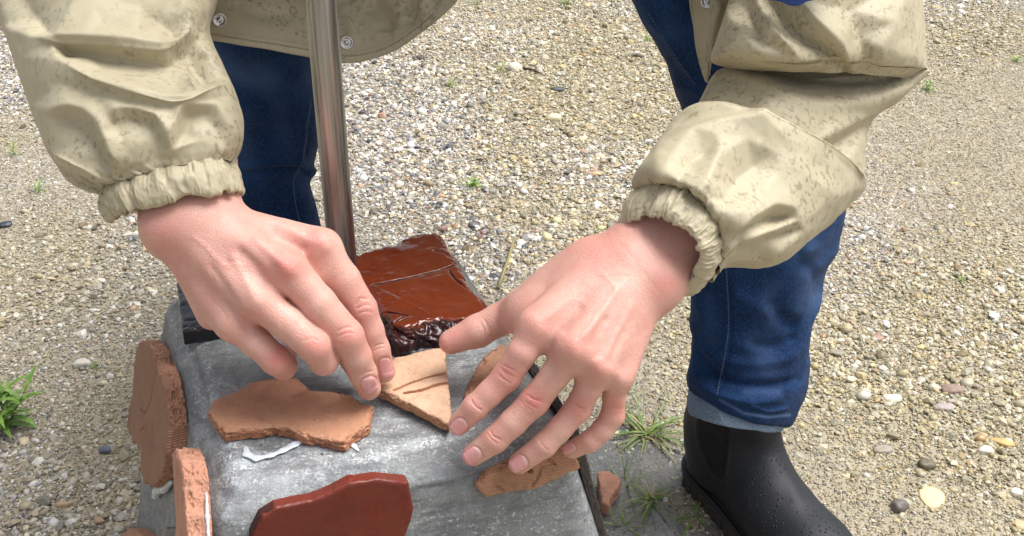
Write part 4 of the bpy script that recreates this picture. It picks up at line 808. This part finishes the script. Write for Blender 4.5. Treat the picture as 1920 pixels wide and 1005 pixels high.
SRuf = [[(1330, 140, 0), (1350, 0, 0), (1400, -60, 0), (1740, -60, 0), (1760, 150, 0), (1600, 150, 0)], [(1425, 10, 4), (1440, 45, 8), (1468, 75, 9), (1500, 104, 8), (1545, 116, 5)], [(1455, 5, -12), (1480, 45, -14), (1525, 82, -13), (1575, 110, -6)], [(1490, 0, 7), (1530, 45, 9), (1570, 85, 9), (1592, 118, 5)], [(1600, 20, -2), (1612, 70, -4), (1625, 115, 0)], [(1695, -10, 9), (1665, 45, 10), (1643, 90, 10), (1652, 126, 5)], [(1715, 60, 3), (1725, 110, 3)],
        [(1372, 30, 5), (1395, 62, 6), (1418, 90, 4)], [(1395, 10, -5), (1412, 50, -5), (1432, 84, -2)]]
cloth_c('sleeve', [((1430, 135), (1700, 150), .93, .975, .040, (0, -10)), ((1350, 122), (1732, 134), .925, .985, .058, (0, -16)), ((1334, 108), (1741, 128), .92, .985, .066, (0, -12)), ((1346, 70), (1738, 80), .92, .98, .070, (0, 0)), ((1370, 0), (1731, 0), .93, .98, .072), ((1385, -100), (1725, -110), .95, .99, .075), ((1330, -300), (1700, -330), .98, 1.02, .085)], 260, 460, (), amp=.0010, freq=12, seed=34, e=.97, fac=SRuf)

# hanging front panels of the open coat
def panel(name, hem, top, d0, d1, strokes, seed, back=.004, dbot=None):
    H_ = np.array(curve(hem, 16)); T_ = np.array(curve(top, 16)); n = 200
    def rs(C):
        L_ = np.r_[0, np.cumsum(np.linalg.norm(np.diff(C, axis=0), axis=1))]; x = np.linspace(0, L_[-1], n); return np.stack([np.interp(x, L_, C[:, k]) for k in range(2)], 1)
    H_, T_ = rs(H_), rs(T_); m_ = 150; V = []
    for j in range(m_):
        t = (j / (m_ - 1)) ** 1.3; P = H_ * (1 - t) + T_ * t; dd = d0 + (d1 - d0) * t + .010 * np.sin(np.linspace(0, 9, n) + 2 * t + seed) * (1 - .4 * t)
        V += [PD(p[0], p[1], q) for p, q in zip(P, dd)]
    V = np.array(V); I, J = np.meshgrid(np.arange(m_ - 1), np.arange(n - 1), indexing='ij'); I, J = I.ravel(), J.ravel()
    Q = np.stack([I * n + J, I * n + J + 1, (I + 1) * n + J + 1, (I + 1) * n + J], 1)
    N = normals(V, Q); 
    if ((CAM - V) * N).sum() < 0: Q = Q[:, ::-1]; N = -N
    V = V + N * (.0022 * fbm(V, 14, 3, seed))[:, None]; V = relief(V, Q, strokes)
    N = normals(V, Q); B = V - N * back * .35; k = len(V)
    rim = [(j * n) for j in range(m_)][::-1] + list(range(n)) + [j * n + n - 1 for j in range(m_)]
    R_ = np.array([(rim[i], rim[i + 1], rim[i + 1] + k, rim[i] + k) for i in range(len(rim) - 1)])
    VV = np.concatenate([V, B]); QQ = np.concatenate([Q, Q[:, ::-1] + k, R_])
    o = mesh_obj(name, VV, QQ, M_coat, None); o.parent = coat; o.location = -Vector(person.location)
    return V.reshape(m_, n, 3), N.reshape(m_, n, 3)
hemL = [(330, 58), (372, 72), (440, 84), (520, 96), (585, 107), (640, 117), (690, 112), (740, 95), (790, 60), (830, 28), (862, -5), (890, -60)]
seamL = [(345, 52), (440, 70), (520, 82), (585, 93), (645, 103), (690, 99), (735, 83), (780, 52), (815, 22), (842, -8)]
GV, GN = panel('coat_front', hemL, [(300, -420), (600, -440), (960, -400)], .99, 1.06, [(seamL, 2.0, -.9, 'ge'), (seamL, 6, .8, 'ge'), ([(690, 0), (720, 30), (725, 60)], 16, -7), ([(755, 0), (775, 25), (770, 50)], 14, -6), ([(800, -20), (790, 20), (770, 50)], 9, 4), ([(640, 5), (660, 50), (655, 80)], 14, 3), ([(430, 0), (480, 25), (560, 30)], 14, -3)], 3)
hemR = [(1293, -120), (1293, -40), (1295, 5), (1303, 72), (1312, 112), (1328, 156), (1334, 118), (1342, 90), (1362, 48), (1386, 0), (1400, -60), (1410, -120)]
GV2, GN2 = panel('coat_front', hemR, [(1300, -140), (1340, -145), (1395, -140)], 1.0, .99, [([(1310, 80), (1316, 112), (1328, 140)], 3, -.8), ([(1350, 0), (1338, 50), (1330, 100)], 8, 4)], 5)
def snap(u, v, dd, m_=M_snap):
    """press stud: rim, dish and centre bead"""
    n = -unit(ray(u, v)); p = PD(u, v, dd); prof = [(0, .0022), (.0014, .0021), (.0019, .0010), (.0030, .0006), (.0038, .0010), (.0046, .0019), (.0054, .0016), (.0058, .0002), (.0058, -.001)]
    a_ = unit(np.cross(n, [0, 0, 1])); b_ = np.cross(n, a_); V = []; Q = []; K = 32
    for r, h in prof:
        for k in range(K): f = 6.2832 * k / K; V.append(p + a_ * r * math.cos(f) + b_ * r * math.sin(f) + n * h)
    for i in range(len(prof) - 1):
        for k in range(K): Q.append((i * K + k, i * K + (k + 1) % K, (i + 1) * K + (k + 1) % K, (i + 1) * K + k))
    o = mesh_obj('snap_button', np.array(V), np.array(Q)[:, ::-1], m_, None); o.parent = coat; o.location = -Vector(person.location)
def on_panel(G, u, v):
    P = G.reshape(-1, 3); a_, b_, d_ = proj(P); return float(d_[np.argmin((a_ - u) ** 2 + (b_ - v) ** 2)])
for u, v, G in [(412, 37, GV), (650, 80, GV), (1327, 3, GV2)]: snap(u, v, on_panel(G, u, v) - .0012)
# stitched line inside the hem
def thread(name, px, dfun, rad, m_, parent_, dash=None, n=6):
    C_ = curve(px, 14); P = np.array([PD(p[0], p[1], dfun(p[0], p[1])) for p in C_]); V = []; Q = []
    L_ = np.r_[0, np.cumsum(np.linalg.norm(np.diff(P, axis=0), axis=1))]; st = dash or L_[-1]; x0 = 0
    while x0 < L_[-1] - 1e-6:
        x1 = min(x0 + st * (.68 if dash else 1), L_[-1]); xs = np.linspace(x0, x1, 3 if dash else 120); path = [np.array([np.interp(x, L_, P[:, k]) for k in range(3)]) for x in xs]
        if np.linalg.norm(path[-1] - path[0]) > 1e-4:
            v_, q_ = tube_mesh(path, rad, n, caps=False); Q += [tuple(i + len(V) for i in q) for q in q_]; V += list(v_)
        x0 += st
    o = mesh_obj(name, np.array(V), np.array(Q), m_, None); o.parent = parent_; o.location = -Vector(person.location); return o
M_cthr = mat_simple('coat_thread', (.33, .28, .18), .8)
thread('hem_stitching', [(375, 60), (440, 71), (520, 83), (585, 94), (645, 104), (690, 100), (735, 84), (780, 53), (815, 23)], lambda u, v: on_panel(GV, u, v) - .0008, .00035, M_cthr, coat, .0042)
# body of the coat above the frame
fl = Field((-.42, .72, .52), (.42, 1.62, 1.06), .008)
for a_, b_, ra, rb in [((0, 1.0, .86), (0, 1.46, .82), .155, .175), (sL, sR, .095, .095), (sL, PD(190, -200, .94), .09, .085), (sR, PD(1550, -230, .99), .09, .085), ((-.1, 1.0, .84), (-.12, 1.4, .80), .12, .13), ((.1, 1.0, .84), (.12, 1.4, .80), .12, .13)]: cone(fl, a_, b_, ra, rb, .05)
V, Q = to_mesh(fl, 2); N = normals(V, Q); V = V + N * (.007 * (1 - 2 * np.abs(fbm(V, 7, 3, 44))))[:, None]
o = mesh_obj('coat_body', V, Q, M_coat, None); o.parent = coat; o.location = -Vector(person.location)
# blue neck cloth whose lower end just dips into the picture
fl = Field(np.minimum(PD(1400, -10, .84), (.08, .70, .60)) - .02, np.maximum(PD(1570, -60, .88), (.22, .95, .88)) + .02, .0022)
for a_, b_ in [((1400, -60), (1440, -22)), ((1440, -22), (1490, -9)), ((1490, -9), (1530, -22)), ((1530, -22), (1570, -70))]: cone(fl, PD(*a_, .86), PD(*b_, .86), .007, .007, .004)
for a_, b_ in [((1400, -60), (.10, .90, .82)), ((1570, -70), (.20, .93, .86))]: cone(fl, PD(*a_, .86), b_, .007, .009, .004)
V, Q = to_mesh(fl, 2)
o = mesh_obj('neck_cloth', V, Q, mat_simple('bright_blue_cloth', (.02, .06, .30), .8, 0, .001), person, loc=person.location)

# ---- trousers
jeans = empty('jeans', person.location); jeans.parent = person; jeans.location = (0, 0, 0)
def cloth_j(name, *a, **k):
    o = cloth(name, *a[:3], None, *a[3:], **k); o.parent = jeans; o.location = -Vector(person.location); return o
def worn_lit(spots):  # pale wear, plus a thigh highlight painted into the denim colour
    def f(V):
        u, v, d = proj(V); t = np.zeros(len(V))
        for s in spots:
            dd, _, _ = poly_dist(u, v, s[0]) if len(s[0]) > 1 else (np.hypot(u - s[0][0][0], v - s[0][0][1]), 0, 0); t = np.maximum(t, s[2] * np.exp(-(dd / s[1]) ** 2))
        return np.repeat((1 - t)[:, None], 3, 1)
    return f
JR = [([(1300, 640), (1340, 668), (1400, 682), (1470, 672), (1512, 650)], 12, 4), ([(1296, 690), (1340, 705), (1400, 722), (1460, 722), (1505, 705)], 10, -6), ([(1300, 716), (1350, 740), (1410, 752), (1470, 745)], 9, 5), ([(1440, 560), (1470, 600), (1500, 612)], 16, -5), ([(1360, 540), (1420, 575), (1460, 590)], 16, 3.5), ([(1400, 640), (1450, 650), (1500, 630)], 10, -4),
      ([(1362, 500), (1366, 600), (1362, 660), (1345, 742)], 4, 1.2, 'z'), ([(1500, 480), (1530, 520), (1540, 560)], 14, -4), ([(1560, 400), (1540, 450), (1500, 480)], 12, 3), ([(1212, 20), (1260, 90), (1300, 150)], 9, 2.5), ([(1400, 755), (1440, 770), (1480, 762)], 6, 3, 'r'), ([(1310, 650), (1330, 690), (1345, 720)], 9, -4)]
cloth_j('trouser_leg', [((1030, -420), (1400, -420), 1.26, 1.26, .10), ((1090, -240), (1410, -240), 1.17, 1.17, .09), ((1150, -90), (1420, -90), 1.13, 1.13, .08), ((1186, 0), (1440, 0), 1.12, 1.12, .072), ((1228, 80), (1470, 70), 1.125, 1.125, .068), ((1262, 145), (1500, 140), 1.135, 1.135, .066), ((1284, 212), (1530, 210), 1.145, 1.145, .064), ((1292, 300), (1562, 300), 1.16, 1.16, .062),
        ((1296, 400), (1585, 392), 1.175, 1.175, .062), ((1297, 480), (1566, 470), 1.19, 1.19, .060), ((1297, 545), (1541, 545), 1.203, 1.203, .058), ((1298, 600), (1524, 612), 1.215, 1.215, .056), ((1300, 655), (1515, 680), 1.225, 1.225, .054, (0, 4)), ((1288, 698), (1512, 728), 1.235, 1.235, .062, (0, 10)), ((1288, 718), (1498, 765), 1.240, 1.240, .064, (0, 18)), ((1290, 724), (1482, 790), 1.243, 1.243, .062, (0, 22)), ((1296, 718), (1470, 783), 1.244, 1.244, .056, (0, 20))],
        420, 300, JR, amp=.0028, freq=13, seed=54, m=M_jean, tintf=worn_lit([([(1530, 450), (1520, 560)], 30, .35), ([(1395, 775), (1440, 782), (1480, 778)], 3, .9), ([(1350, 750), (1395, 775)], 3, .7), ([(1420, 640), (1440, 690)], 22, .25), ([(1330, 560), (1330, 640)], 12, .15), ([(1450, 540), (1440, 600)], 20, .15), ([(1400, 735), (1460, 735)], 8, .25), ([(1250, 60)], 30, .1)]), sq=(1, 1, 1.4))
cloth_j('rolled_hem', [((1296, 722), (1478, 782), 1.244, 1.244, .056, (0, 14)), ((1291, 745), (1474, 794), 1.245, 1.245, .060, (0, 14)), ((1291, 766), (1469, 801), 1.245, 1.245, .060, (0, 14)), ((1295, 771), (1465, 803), 1.245, 1.245, .058, (0, 13)), ((1300, 755), (1460, 795), 1.245, 1.245, .053, (0, 12))], 60, 260, [([(1330, 745), (1350, 775), (1352, 790)], 5, 2.5)], amp=.0012, freq=30, seed=57, m=M_roll)
cloth_j('trouser_leg', [((330, -330), (660, -330), 1.26, 1.26, .10), ((335, -120), (620, -120), 1.21, 1.21, .085), ((340, 20), (592, 20), 1.19, 1.19, .078), ((345, 105), (588, 105), 1.20, 1.20, .074), ((352, 200), (597, 200), 1.22, 1.22, .070), ((358, 270), (594, 270), 1.24, 1.24, .068), ((362, 306), (588, 308), 1.25, 1.25, .067), ((366, 322), (592, 322), 1.254, 1.254, .067), ((370, 345), (580, 345), 1.26, 1.26, .062), ((376, 400), (595, 400), 1.28, 1.28, .06), ((385, 470), (601, 470), 1.30, 1.30, .06), ((395, 600), (590, 600), 1.34, 1.34, .06), ((400, 690), (585, 690), 1.37, 1.37, .058)],
        420, 280, [([(440, 330), (490, 322), (540, 316), (590, 330)], 8, -5), ([(430, 312), (500, 306), (588, 302)], 10, 4), ([(400, 110), (470, 140), (540, 150)], 20, 4), ([(470, 170), (520, 210), (585, 240)], 16, -4), ([(585, 180), (574, 260), (566, 308)], 4, 1.0, 'z'), ([(550, 345), (558, 400), (567, 432)], 4, 1.0, 'z'), ([(450, 220), (500, 250), (560, 260)], 14, -3)], amp=.0025, freq=12, seed=64, m=M_jean, tintf=worn_lit([([(400, 110), (440, 130), (500, 145)], 26, .40), ([(450, 230), (455, 310)], 22, .25), ([(520, 200), (540, 280)], 18, .12)]), sq=(1, 1, 1.4))  # first pale spot paints the highlight on the upward side of the thigh
for o_ in list(jeans.children)[:1] + [c for c in jeans.children if c.name.startswith('trouser_leg.')]:
    pass
def leg_d(o_):
    a_ = np.zeros(len(o_.data.vertices) * 3, np.float32); o_.data.vertices.foreach_get('co', a_); P = a_.reshape(-1, 3).astype(float); N_ = np.zeros_like(P); u, v, d = proj(P)
    def f(x, y):
        m = np.hypot(u - x, v - y) < 8; return float(d[m].min()) - .0006 if m.any() else 1.3
    return f
legs = [c for c in jeans.children if c.name.startswith('trouser_leg')]; legR = min(legs, key=lambda o_: o_.name); legL = max(legs, key=lambda o_: o_.name)
fR, fL = leg_d(legR), leg_d(legL)
thread('seam_stitching', [(1361, 495), (1365, 560), (1366, 610), (1360, 660), (1352, 700), (1344, 740)], fR, .0004, M_thread, jeans, .0035)
thread('seam_stitching', [(1216, 25), (1252, 85), (1285, 135), (1305, 160)], fR, .0005, M_thread, jeans, .0035)
thread('seam_stitching', [(585, 180), (577, 240), (568, 300), (556, 325), (550, 348), (556, 390), (567, 432)], fL, .0004, M_thread, jeans, .0035)

# ---- rubber boots
def build_boot():
    e_ = unit(np.array([.46, -.888, 0])); f_ = np.array([-e_[1], e_[0], 0]); Hc = PH(1272, 893, 0) + e_ * .028 + f_ * .030; Hc[2] = -.002
    def p(a, b, z): return Hc + e_ * a + f_ * b + EZ * z
    fl = Field(np.minimum(p(-.07, -.08, 0), p(.30, .08, .2)) - .07, np.maximum(p(-.07, -.08, 0), p(.30, .08, .2)) + .07, .0024)
    tp = PD(1378, 795, 1.245)
    cone(fl, p(.004, 0, .045), p(.008, 0, .09), .036, .040, .02); cone(fl, p(.012, 0, .09), tp + EZ * .06, .041, .044, .03)
    cone(fl, p(.03, 0, .05), p(.16, .002, .034), .036, .037, .03, EZ, .95); cone(fl, p(.16, .002, .033), p(.215, .006, .028), .039, .033, .02); cone(fl, p(.028, 0, .095), p(.11, 0, .042), .033, .029, .03)
    _, g = fl.sl(fl.lo, fl.lo + fl.vox * (fl.n + 3)); fl.a = smax(smax(fl.a, (.016 - g[2]) + 0 * fl.a, .004), (g[2] - .150) + 0 * fl.a, .004).astype(np.float32)
    V, Q = to_mesh(fl, 2); N = normals(V, Q); V = V + N * (.0012 * fbm(V, 25, 2, 3))[:, None]
    V = relief(V, Q, [([(1372, 782), (1366, 850), (1356, 905)], 3, 1.5), ([(1306, 778), (1310, 830), (1330, 880), (1356, 908)], 3, 1.5), ([(1340, 790), (1336, 850), (1345, 885)], 15, -1.5), ([(1270, 860), (1290, 895), (1340, 940), (1380, 970)], 3, 1.2), ([(1440, 860), (1480, 900), (1500, 950)], 14, 1.5), ([(1300, 905), (1350, 950)], 6, -1)])
    return Hc, e_, f_, V, Q, p
Hc, e_, f_, BV, BQ, bp = build_boot()
M_boot = mat_rubber(); M_sole = mat_simple('muddy_sole', (.05, .045, .038), .6, 0, .003, 150)
def part_p(name, V, Q, m_, par, **k):
    o = mesh_obj(name, V, Q, m_, None, **k); o.parent = par; o.location = -Vector(person.location); return o
boots = []
boot = empty('rubber_boot', person.location); boot.parent = person; boot.location = (0, 0, 0)
part_p('boot_upper', BV, BQ, M_boot, boot)
u, v, d = proj(BV); Nb = normals(BV, BQ); fc = BV[BQ].mean(1); uu, vv_, _ = proj(fc); fn = Nb[BQ].mean(1); m = inside(uu, vv_, [(1309, 770), (1369, 770), (1364, 850), (1355, 902), (1330, 876), (1313, 830)]) & (((CAM - fc) * fn).sum(1) > 0)
Qg = BQ[m]; ids, inv = np.unique(Qg, return_inverse=True); Vg = BV[ids] + Nb[ids] * .0009; Qg = inv.reshape(Qg.shape)
sg = NT('elastic_webbing'); wv = sg.n('TexWave', Scale=230, Distortion=.3, bands_direction='X'); sg.L(sg.co, wv.inputs[0]); sg.set(Base_Color=(.006, .006, .008), Roughness=.9, Normal=sg.bump(wv.outputs[0], .001, .7))
part_p('elastic_gusset', Vg, Qg, sg.m, boot)
# sole: outline round the foot, stepped edge, lugs cut into the side
fl = Field(np.minimum(bp(-.07, -.08, 0), bp(.30, .08, .2))[:3] * [1, 1, 0] + [-.07, -.07, -.006], np.maximum(bp(-.07, -.08, 0), bp(.30, .08, .2)) * [1, 1, 0] + [.07, .07, .034], .0018)
_, g = fl.sl(fl.lo, fl.lo + fl.vox * (fl.n + 3)); X_ = (g[0] - Hc[0]) * e_[0] + (g[1] - Hc[1]) * e_[1]; Y_ = (g[0] - Hc[0]) * f_[0] + (g[1] - Hc[1]) * f_[1]
hw_ = .033 + .009 * np.clip((X_ - .05) / .10, 0, 1) - .010 * np.exp(-((X_ - .09) / .03) ** 2) * 0
xe = np.clip(X_, 0, .205); q = np.sqrt((X_ - xe) ** 2 + Y_ ** 2) - (hw_ + .004)
lug = .0022 * (np.sin(X_ * 520) > .3) * (g[2] < .012)
fl.a[:] = smax(smax(q + 0 * g[2] + lug, g[2] - .024 + 0 * q, .004), -g[2] - .003 + 0 * q, .002)
V, Q = to_mesh(fl, 1); part_p('sole', V, Q, M_sole, boot)
fl.a[:] = smax(np.abs(q + .0006 + 0 * g[2]) - .003, np.abs(g[2] - .0225) - .0032 + 0 * q, .003); V, Q = to_mesh(fl, 1); part_p('welt', V, Q, M_boot, boot)
b2 = boot.copy(); col.objects.link(b2); b2.parent = person
for ch in list(boot.children): c = ch.copy(); col.objects.link(c); c.parent = b2
b2.location = (-.49, .13, 0)

# ------------------------------------------------------------------ weeds and grass
def blade(V, Q, p0, dirv, L_, w, bend, seg=7, twist=0):
    d_ = unit(dirv); side = unit(np.cross(d_, [0, 0, 1.]) + 1e-6); p = np.array(p0, float); b0 = len(V); v_ = d_.copy()
    for i in range(seg + 1):
        t = i / seg; ww = w * (1 - t ** 2.2) * (.55 + .9 * t if t < .5 else 1.0) + .00012; nn = unit(np.cross(side, v_))
        V += [p - side * ww, p + nn * ww * .35 * 0 + nn * (-.3 * ww), p + side * ww]
        v_ = unit(v_ + np.array([0, 0, -bend / seg])); p = p + v_ * L_ / seg
    for i in range(seg):
        a = b0 + i * 3; Q += [(a, a + 1, a + 4, a + 3), (a + 1, a + 2, a + 5, a + 4)]
MG = mat_leaf('green_blade', (.10, .17, .035), (.22, .30, .07)); MY = mat_leaf('dry_blade', (.34, .28, .12), (.26, .24, .10)); ML = mat_leaf('fresh_leaf', (.12, .24, .03), (.22, .36, .06))
def tuft(u, v, n, L_, w, label, seed, m_=MG, spread=1.0, cat='grass tuft', name='grass_tuft', dry=0, bend=1.2, lean=(0, 0)):
    r = random.Random(seed); p = PH(u, v, 0); p[2] = float(ground_z(p[0], p[1])); root = empty(name, p); tag(root, label, cat)
    for part, cnt, mm in (('blades', n, m_), ('dry_blades', dry, MY)):
        if not cnt: continue
        V, Q = [], []
        for k in range(cnt):
            a_ = r.uniform(0, 6.28); up = r.uniform(.25, 1.3) / spread
            blade(V, Q, p + np.array([r.gauss(0, L_ * .05), r.gauss(0, L_ * .05), 0]), (math.cos(a_) + lean[0], math.sin(a_) + lean[1], up), L_ * r.uniform(.45, 1.1), w * r.uniform(.6, 1.2), bend * r.uniform(.3, 1.3))
        mesh_obj(part, np.array(V), np.array(Q), mm, root, loc=p)
tuft(1212, 815, 42, .085, .0013, 'largest tuft of long green grass, between the block and the boot heel', 3, dry=12, bend=1.4)
tuft(1222, 935, 26, .050, .0011, 'small yellow-green tuft in the puddle between block and boot', 5, dry=14)
tuft(1172, 905, 12, .060, .0009, 'sparse grass blades rising beside the dark edge-on tile', 7, dry=6, spread=.7)
tuft(1168, 985, 16, .045, .0010, 'low grass blades at the foot of the block near the lower edge', 8, dry=6)
tuft(1190, 965, 10, .05, .0012, 'trailing grey-green weed lying in the puddle', 9, dry=4, spread=2.5, name='weed', cat='weed')
tuft(1300, 968, 8, .03, .0012, 'tiny pale seed-head weed next to the boot sole', 10, m_=ML, spread=1.5, name='weed', cat='weed')
def leafy(u, v, n, L_, w, h, label, seed, lean=(0, 0)):
    r = random.Random(seed); p = PH(u, v, 0); p[2] = float(ground_z(p[0], p[1])); root = empty('leafy_weed', p); tag(root, label, 'weed')
    V, Q = [], []; SV = []; SQ = []
    for s in range(max(1, n // 9)):
        tip = p + np.array([r.gauss(0, h * .3) + lean[0] * h, r.gauss(0, h * .3) + lean[1] * h, h * r.uniform(.7, 1.1)])
        v_, q_ = tube_mesh([p + (tip - p) * k / 4 for k in range(5)], [.0013, .0012, .001, .0008, .0006] if h > .03 else .0005, 6); SQ += [tuple(i + len(SV) for i in q) for q in q_ if len(q) == 4]; SV += list(v_)
        for k in range(9 if n >= 9 else n):
            t = (k + 1) / 9; a_ = k * 2.4 + s; q0 = p + (tip - p) * t
            blade(V, Q, q0, (math.cos(a_), math.sin(a_), .35 + .8 * t), L_ * r.uniform(.7, 1.1) * (1.1 - .3 * t), w * r.uniform(.8, 1.1), 1.0)
    mesh_obj('leaves', np.array(V), np.array(Q), ML, root, loc=p); mesh_obj('stem', np.array(SV), np.array(SQ), ML, root, loc=p)
leafy(8, 800, 45, .042, .0042, .055, 'bright green leafy weed at the left edge of the photo', 3, (.1, 0))
for i, (u, v, L_, h, n, lb) in enumerate([(24, 290, .016, .022, 9, 'small green weed in the gravel near the top of the left edge'), (72, 362, .018, .014, 9, 'small green weed just left of the gathered cuff'), (843, 162, .016, .018, 9, 'small green sprig on the gravel beside the pole, under the coat hem'),
        (935, 133, .014, .016, 9, 'small green sprig next to the cream white stone'), (888, 352, .018, .012, 18, 'low patch of pale green weed in the gravel behind the glossy tile'), (1740, 172, .018, .010, 18, 'low green weed to the right of the coat elbow'), (1905, 118, .018, .012, 9, 'green weed at the upper right corner of the photo'),
        (1060, 5, .02, .012, 18, 'green weed at the top edge in the middle of the gravel'), (895, 8, .018, .02, 9, 'green sprig at the top edge beside the coat hem'), (280, 452, .02, .028, 9, 'green weed showing between cuff and wrist at the left'), (180, 685, .008, .01, 5, 'tiny green seedling left of the block'), (1800, 527, .010, .008, 9, 'tiny bright green weed right of the trouser leg'), (20, 745, .012, .02, 5, 'thin green shoot beside the bright leafy weed'), (1215, 78, .014, .012, 6, 'green sprig beside the trouser leg near the top')]):
    leafy(u, v, n, L_, .0016 if L_ > .01 else .001, h, lb, 20 + i)
p0, p1 = PH(934, 540, .002), PH(966, 440, .003); mid = (p0 + p1) / 2 + np.array([.003, 0, .006])
v_, q_ = tube_mesh([p0, (p0 + mid) / 2, mid, (mid + p1) / 2, p1], [.0024, .0022, .0020, .0018, .0015], 8); tag(mesh_obj('dry_stalk', v_, q_, MY, loc=mid), 'long dry straw stalk lying on the gravel behind the glossy tile', 'stalk')
p0, p1 = PH(978, 127, .003), PH(1022, 142, .004)
v_, q_ = tube_mesh([p0, (p0 + p1) / 2 + EZ * .004, p1], [.0022, .002, .0012], 8); tag(mesh_obj('twig', v_, q_, mat_simple('dark_twig', (.06, .045, .035), .8), loc=p0), 'dark curved twig beside the cream white stone', 'twig')
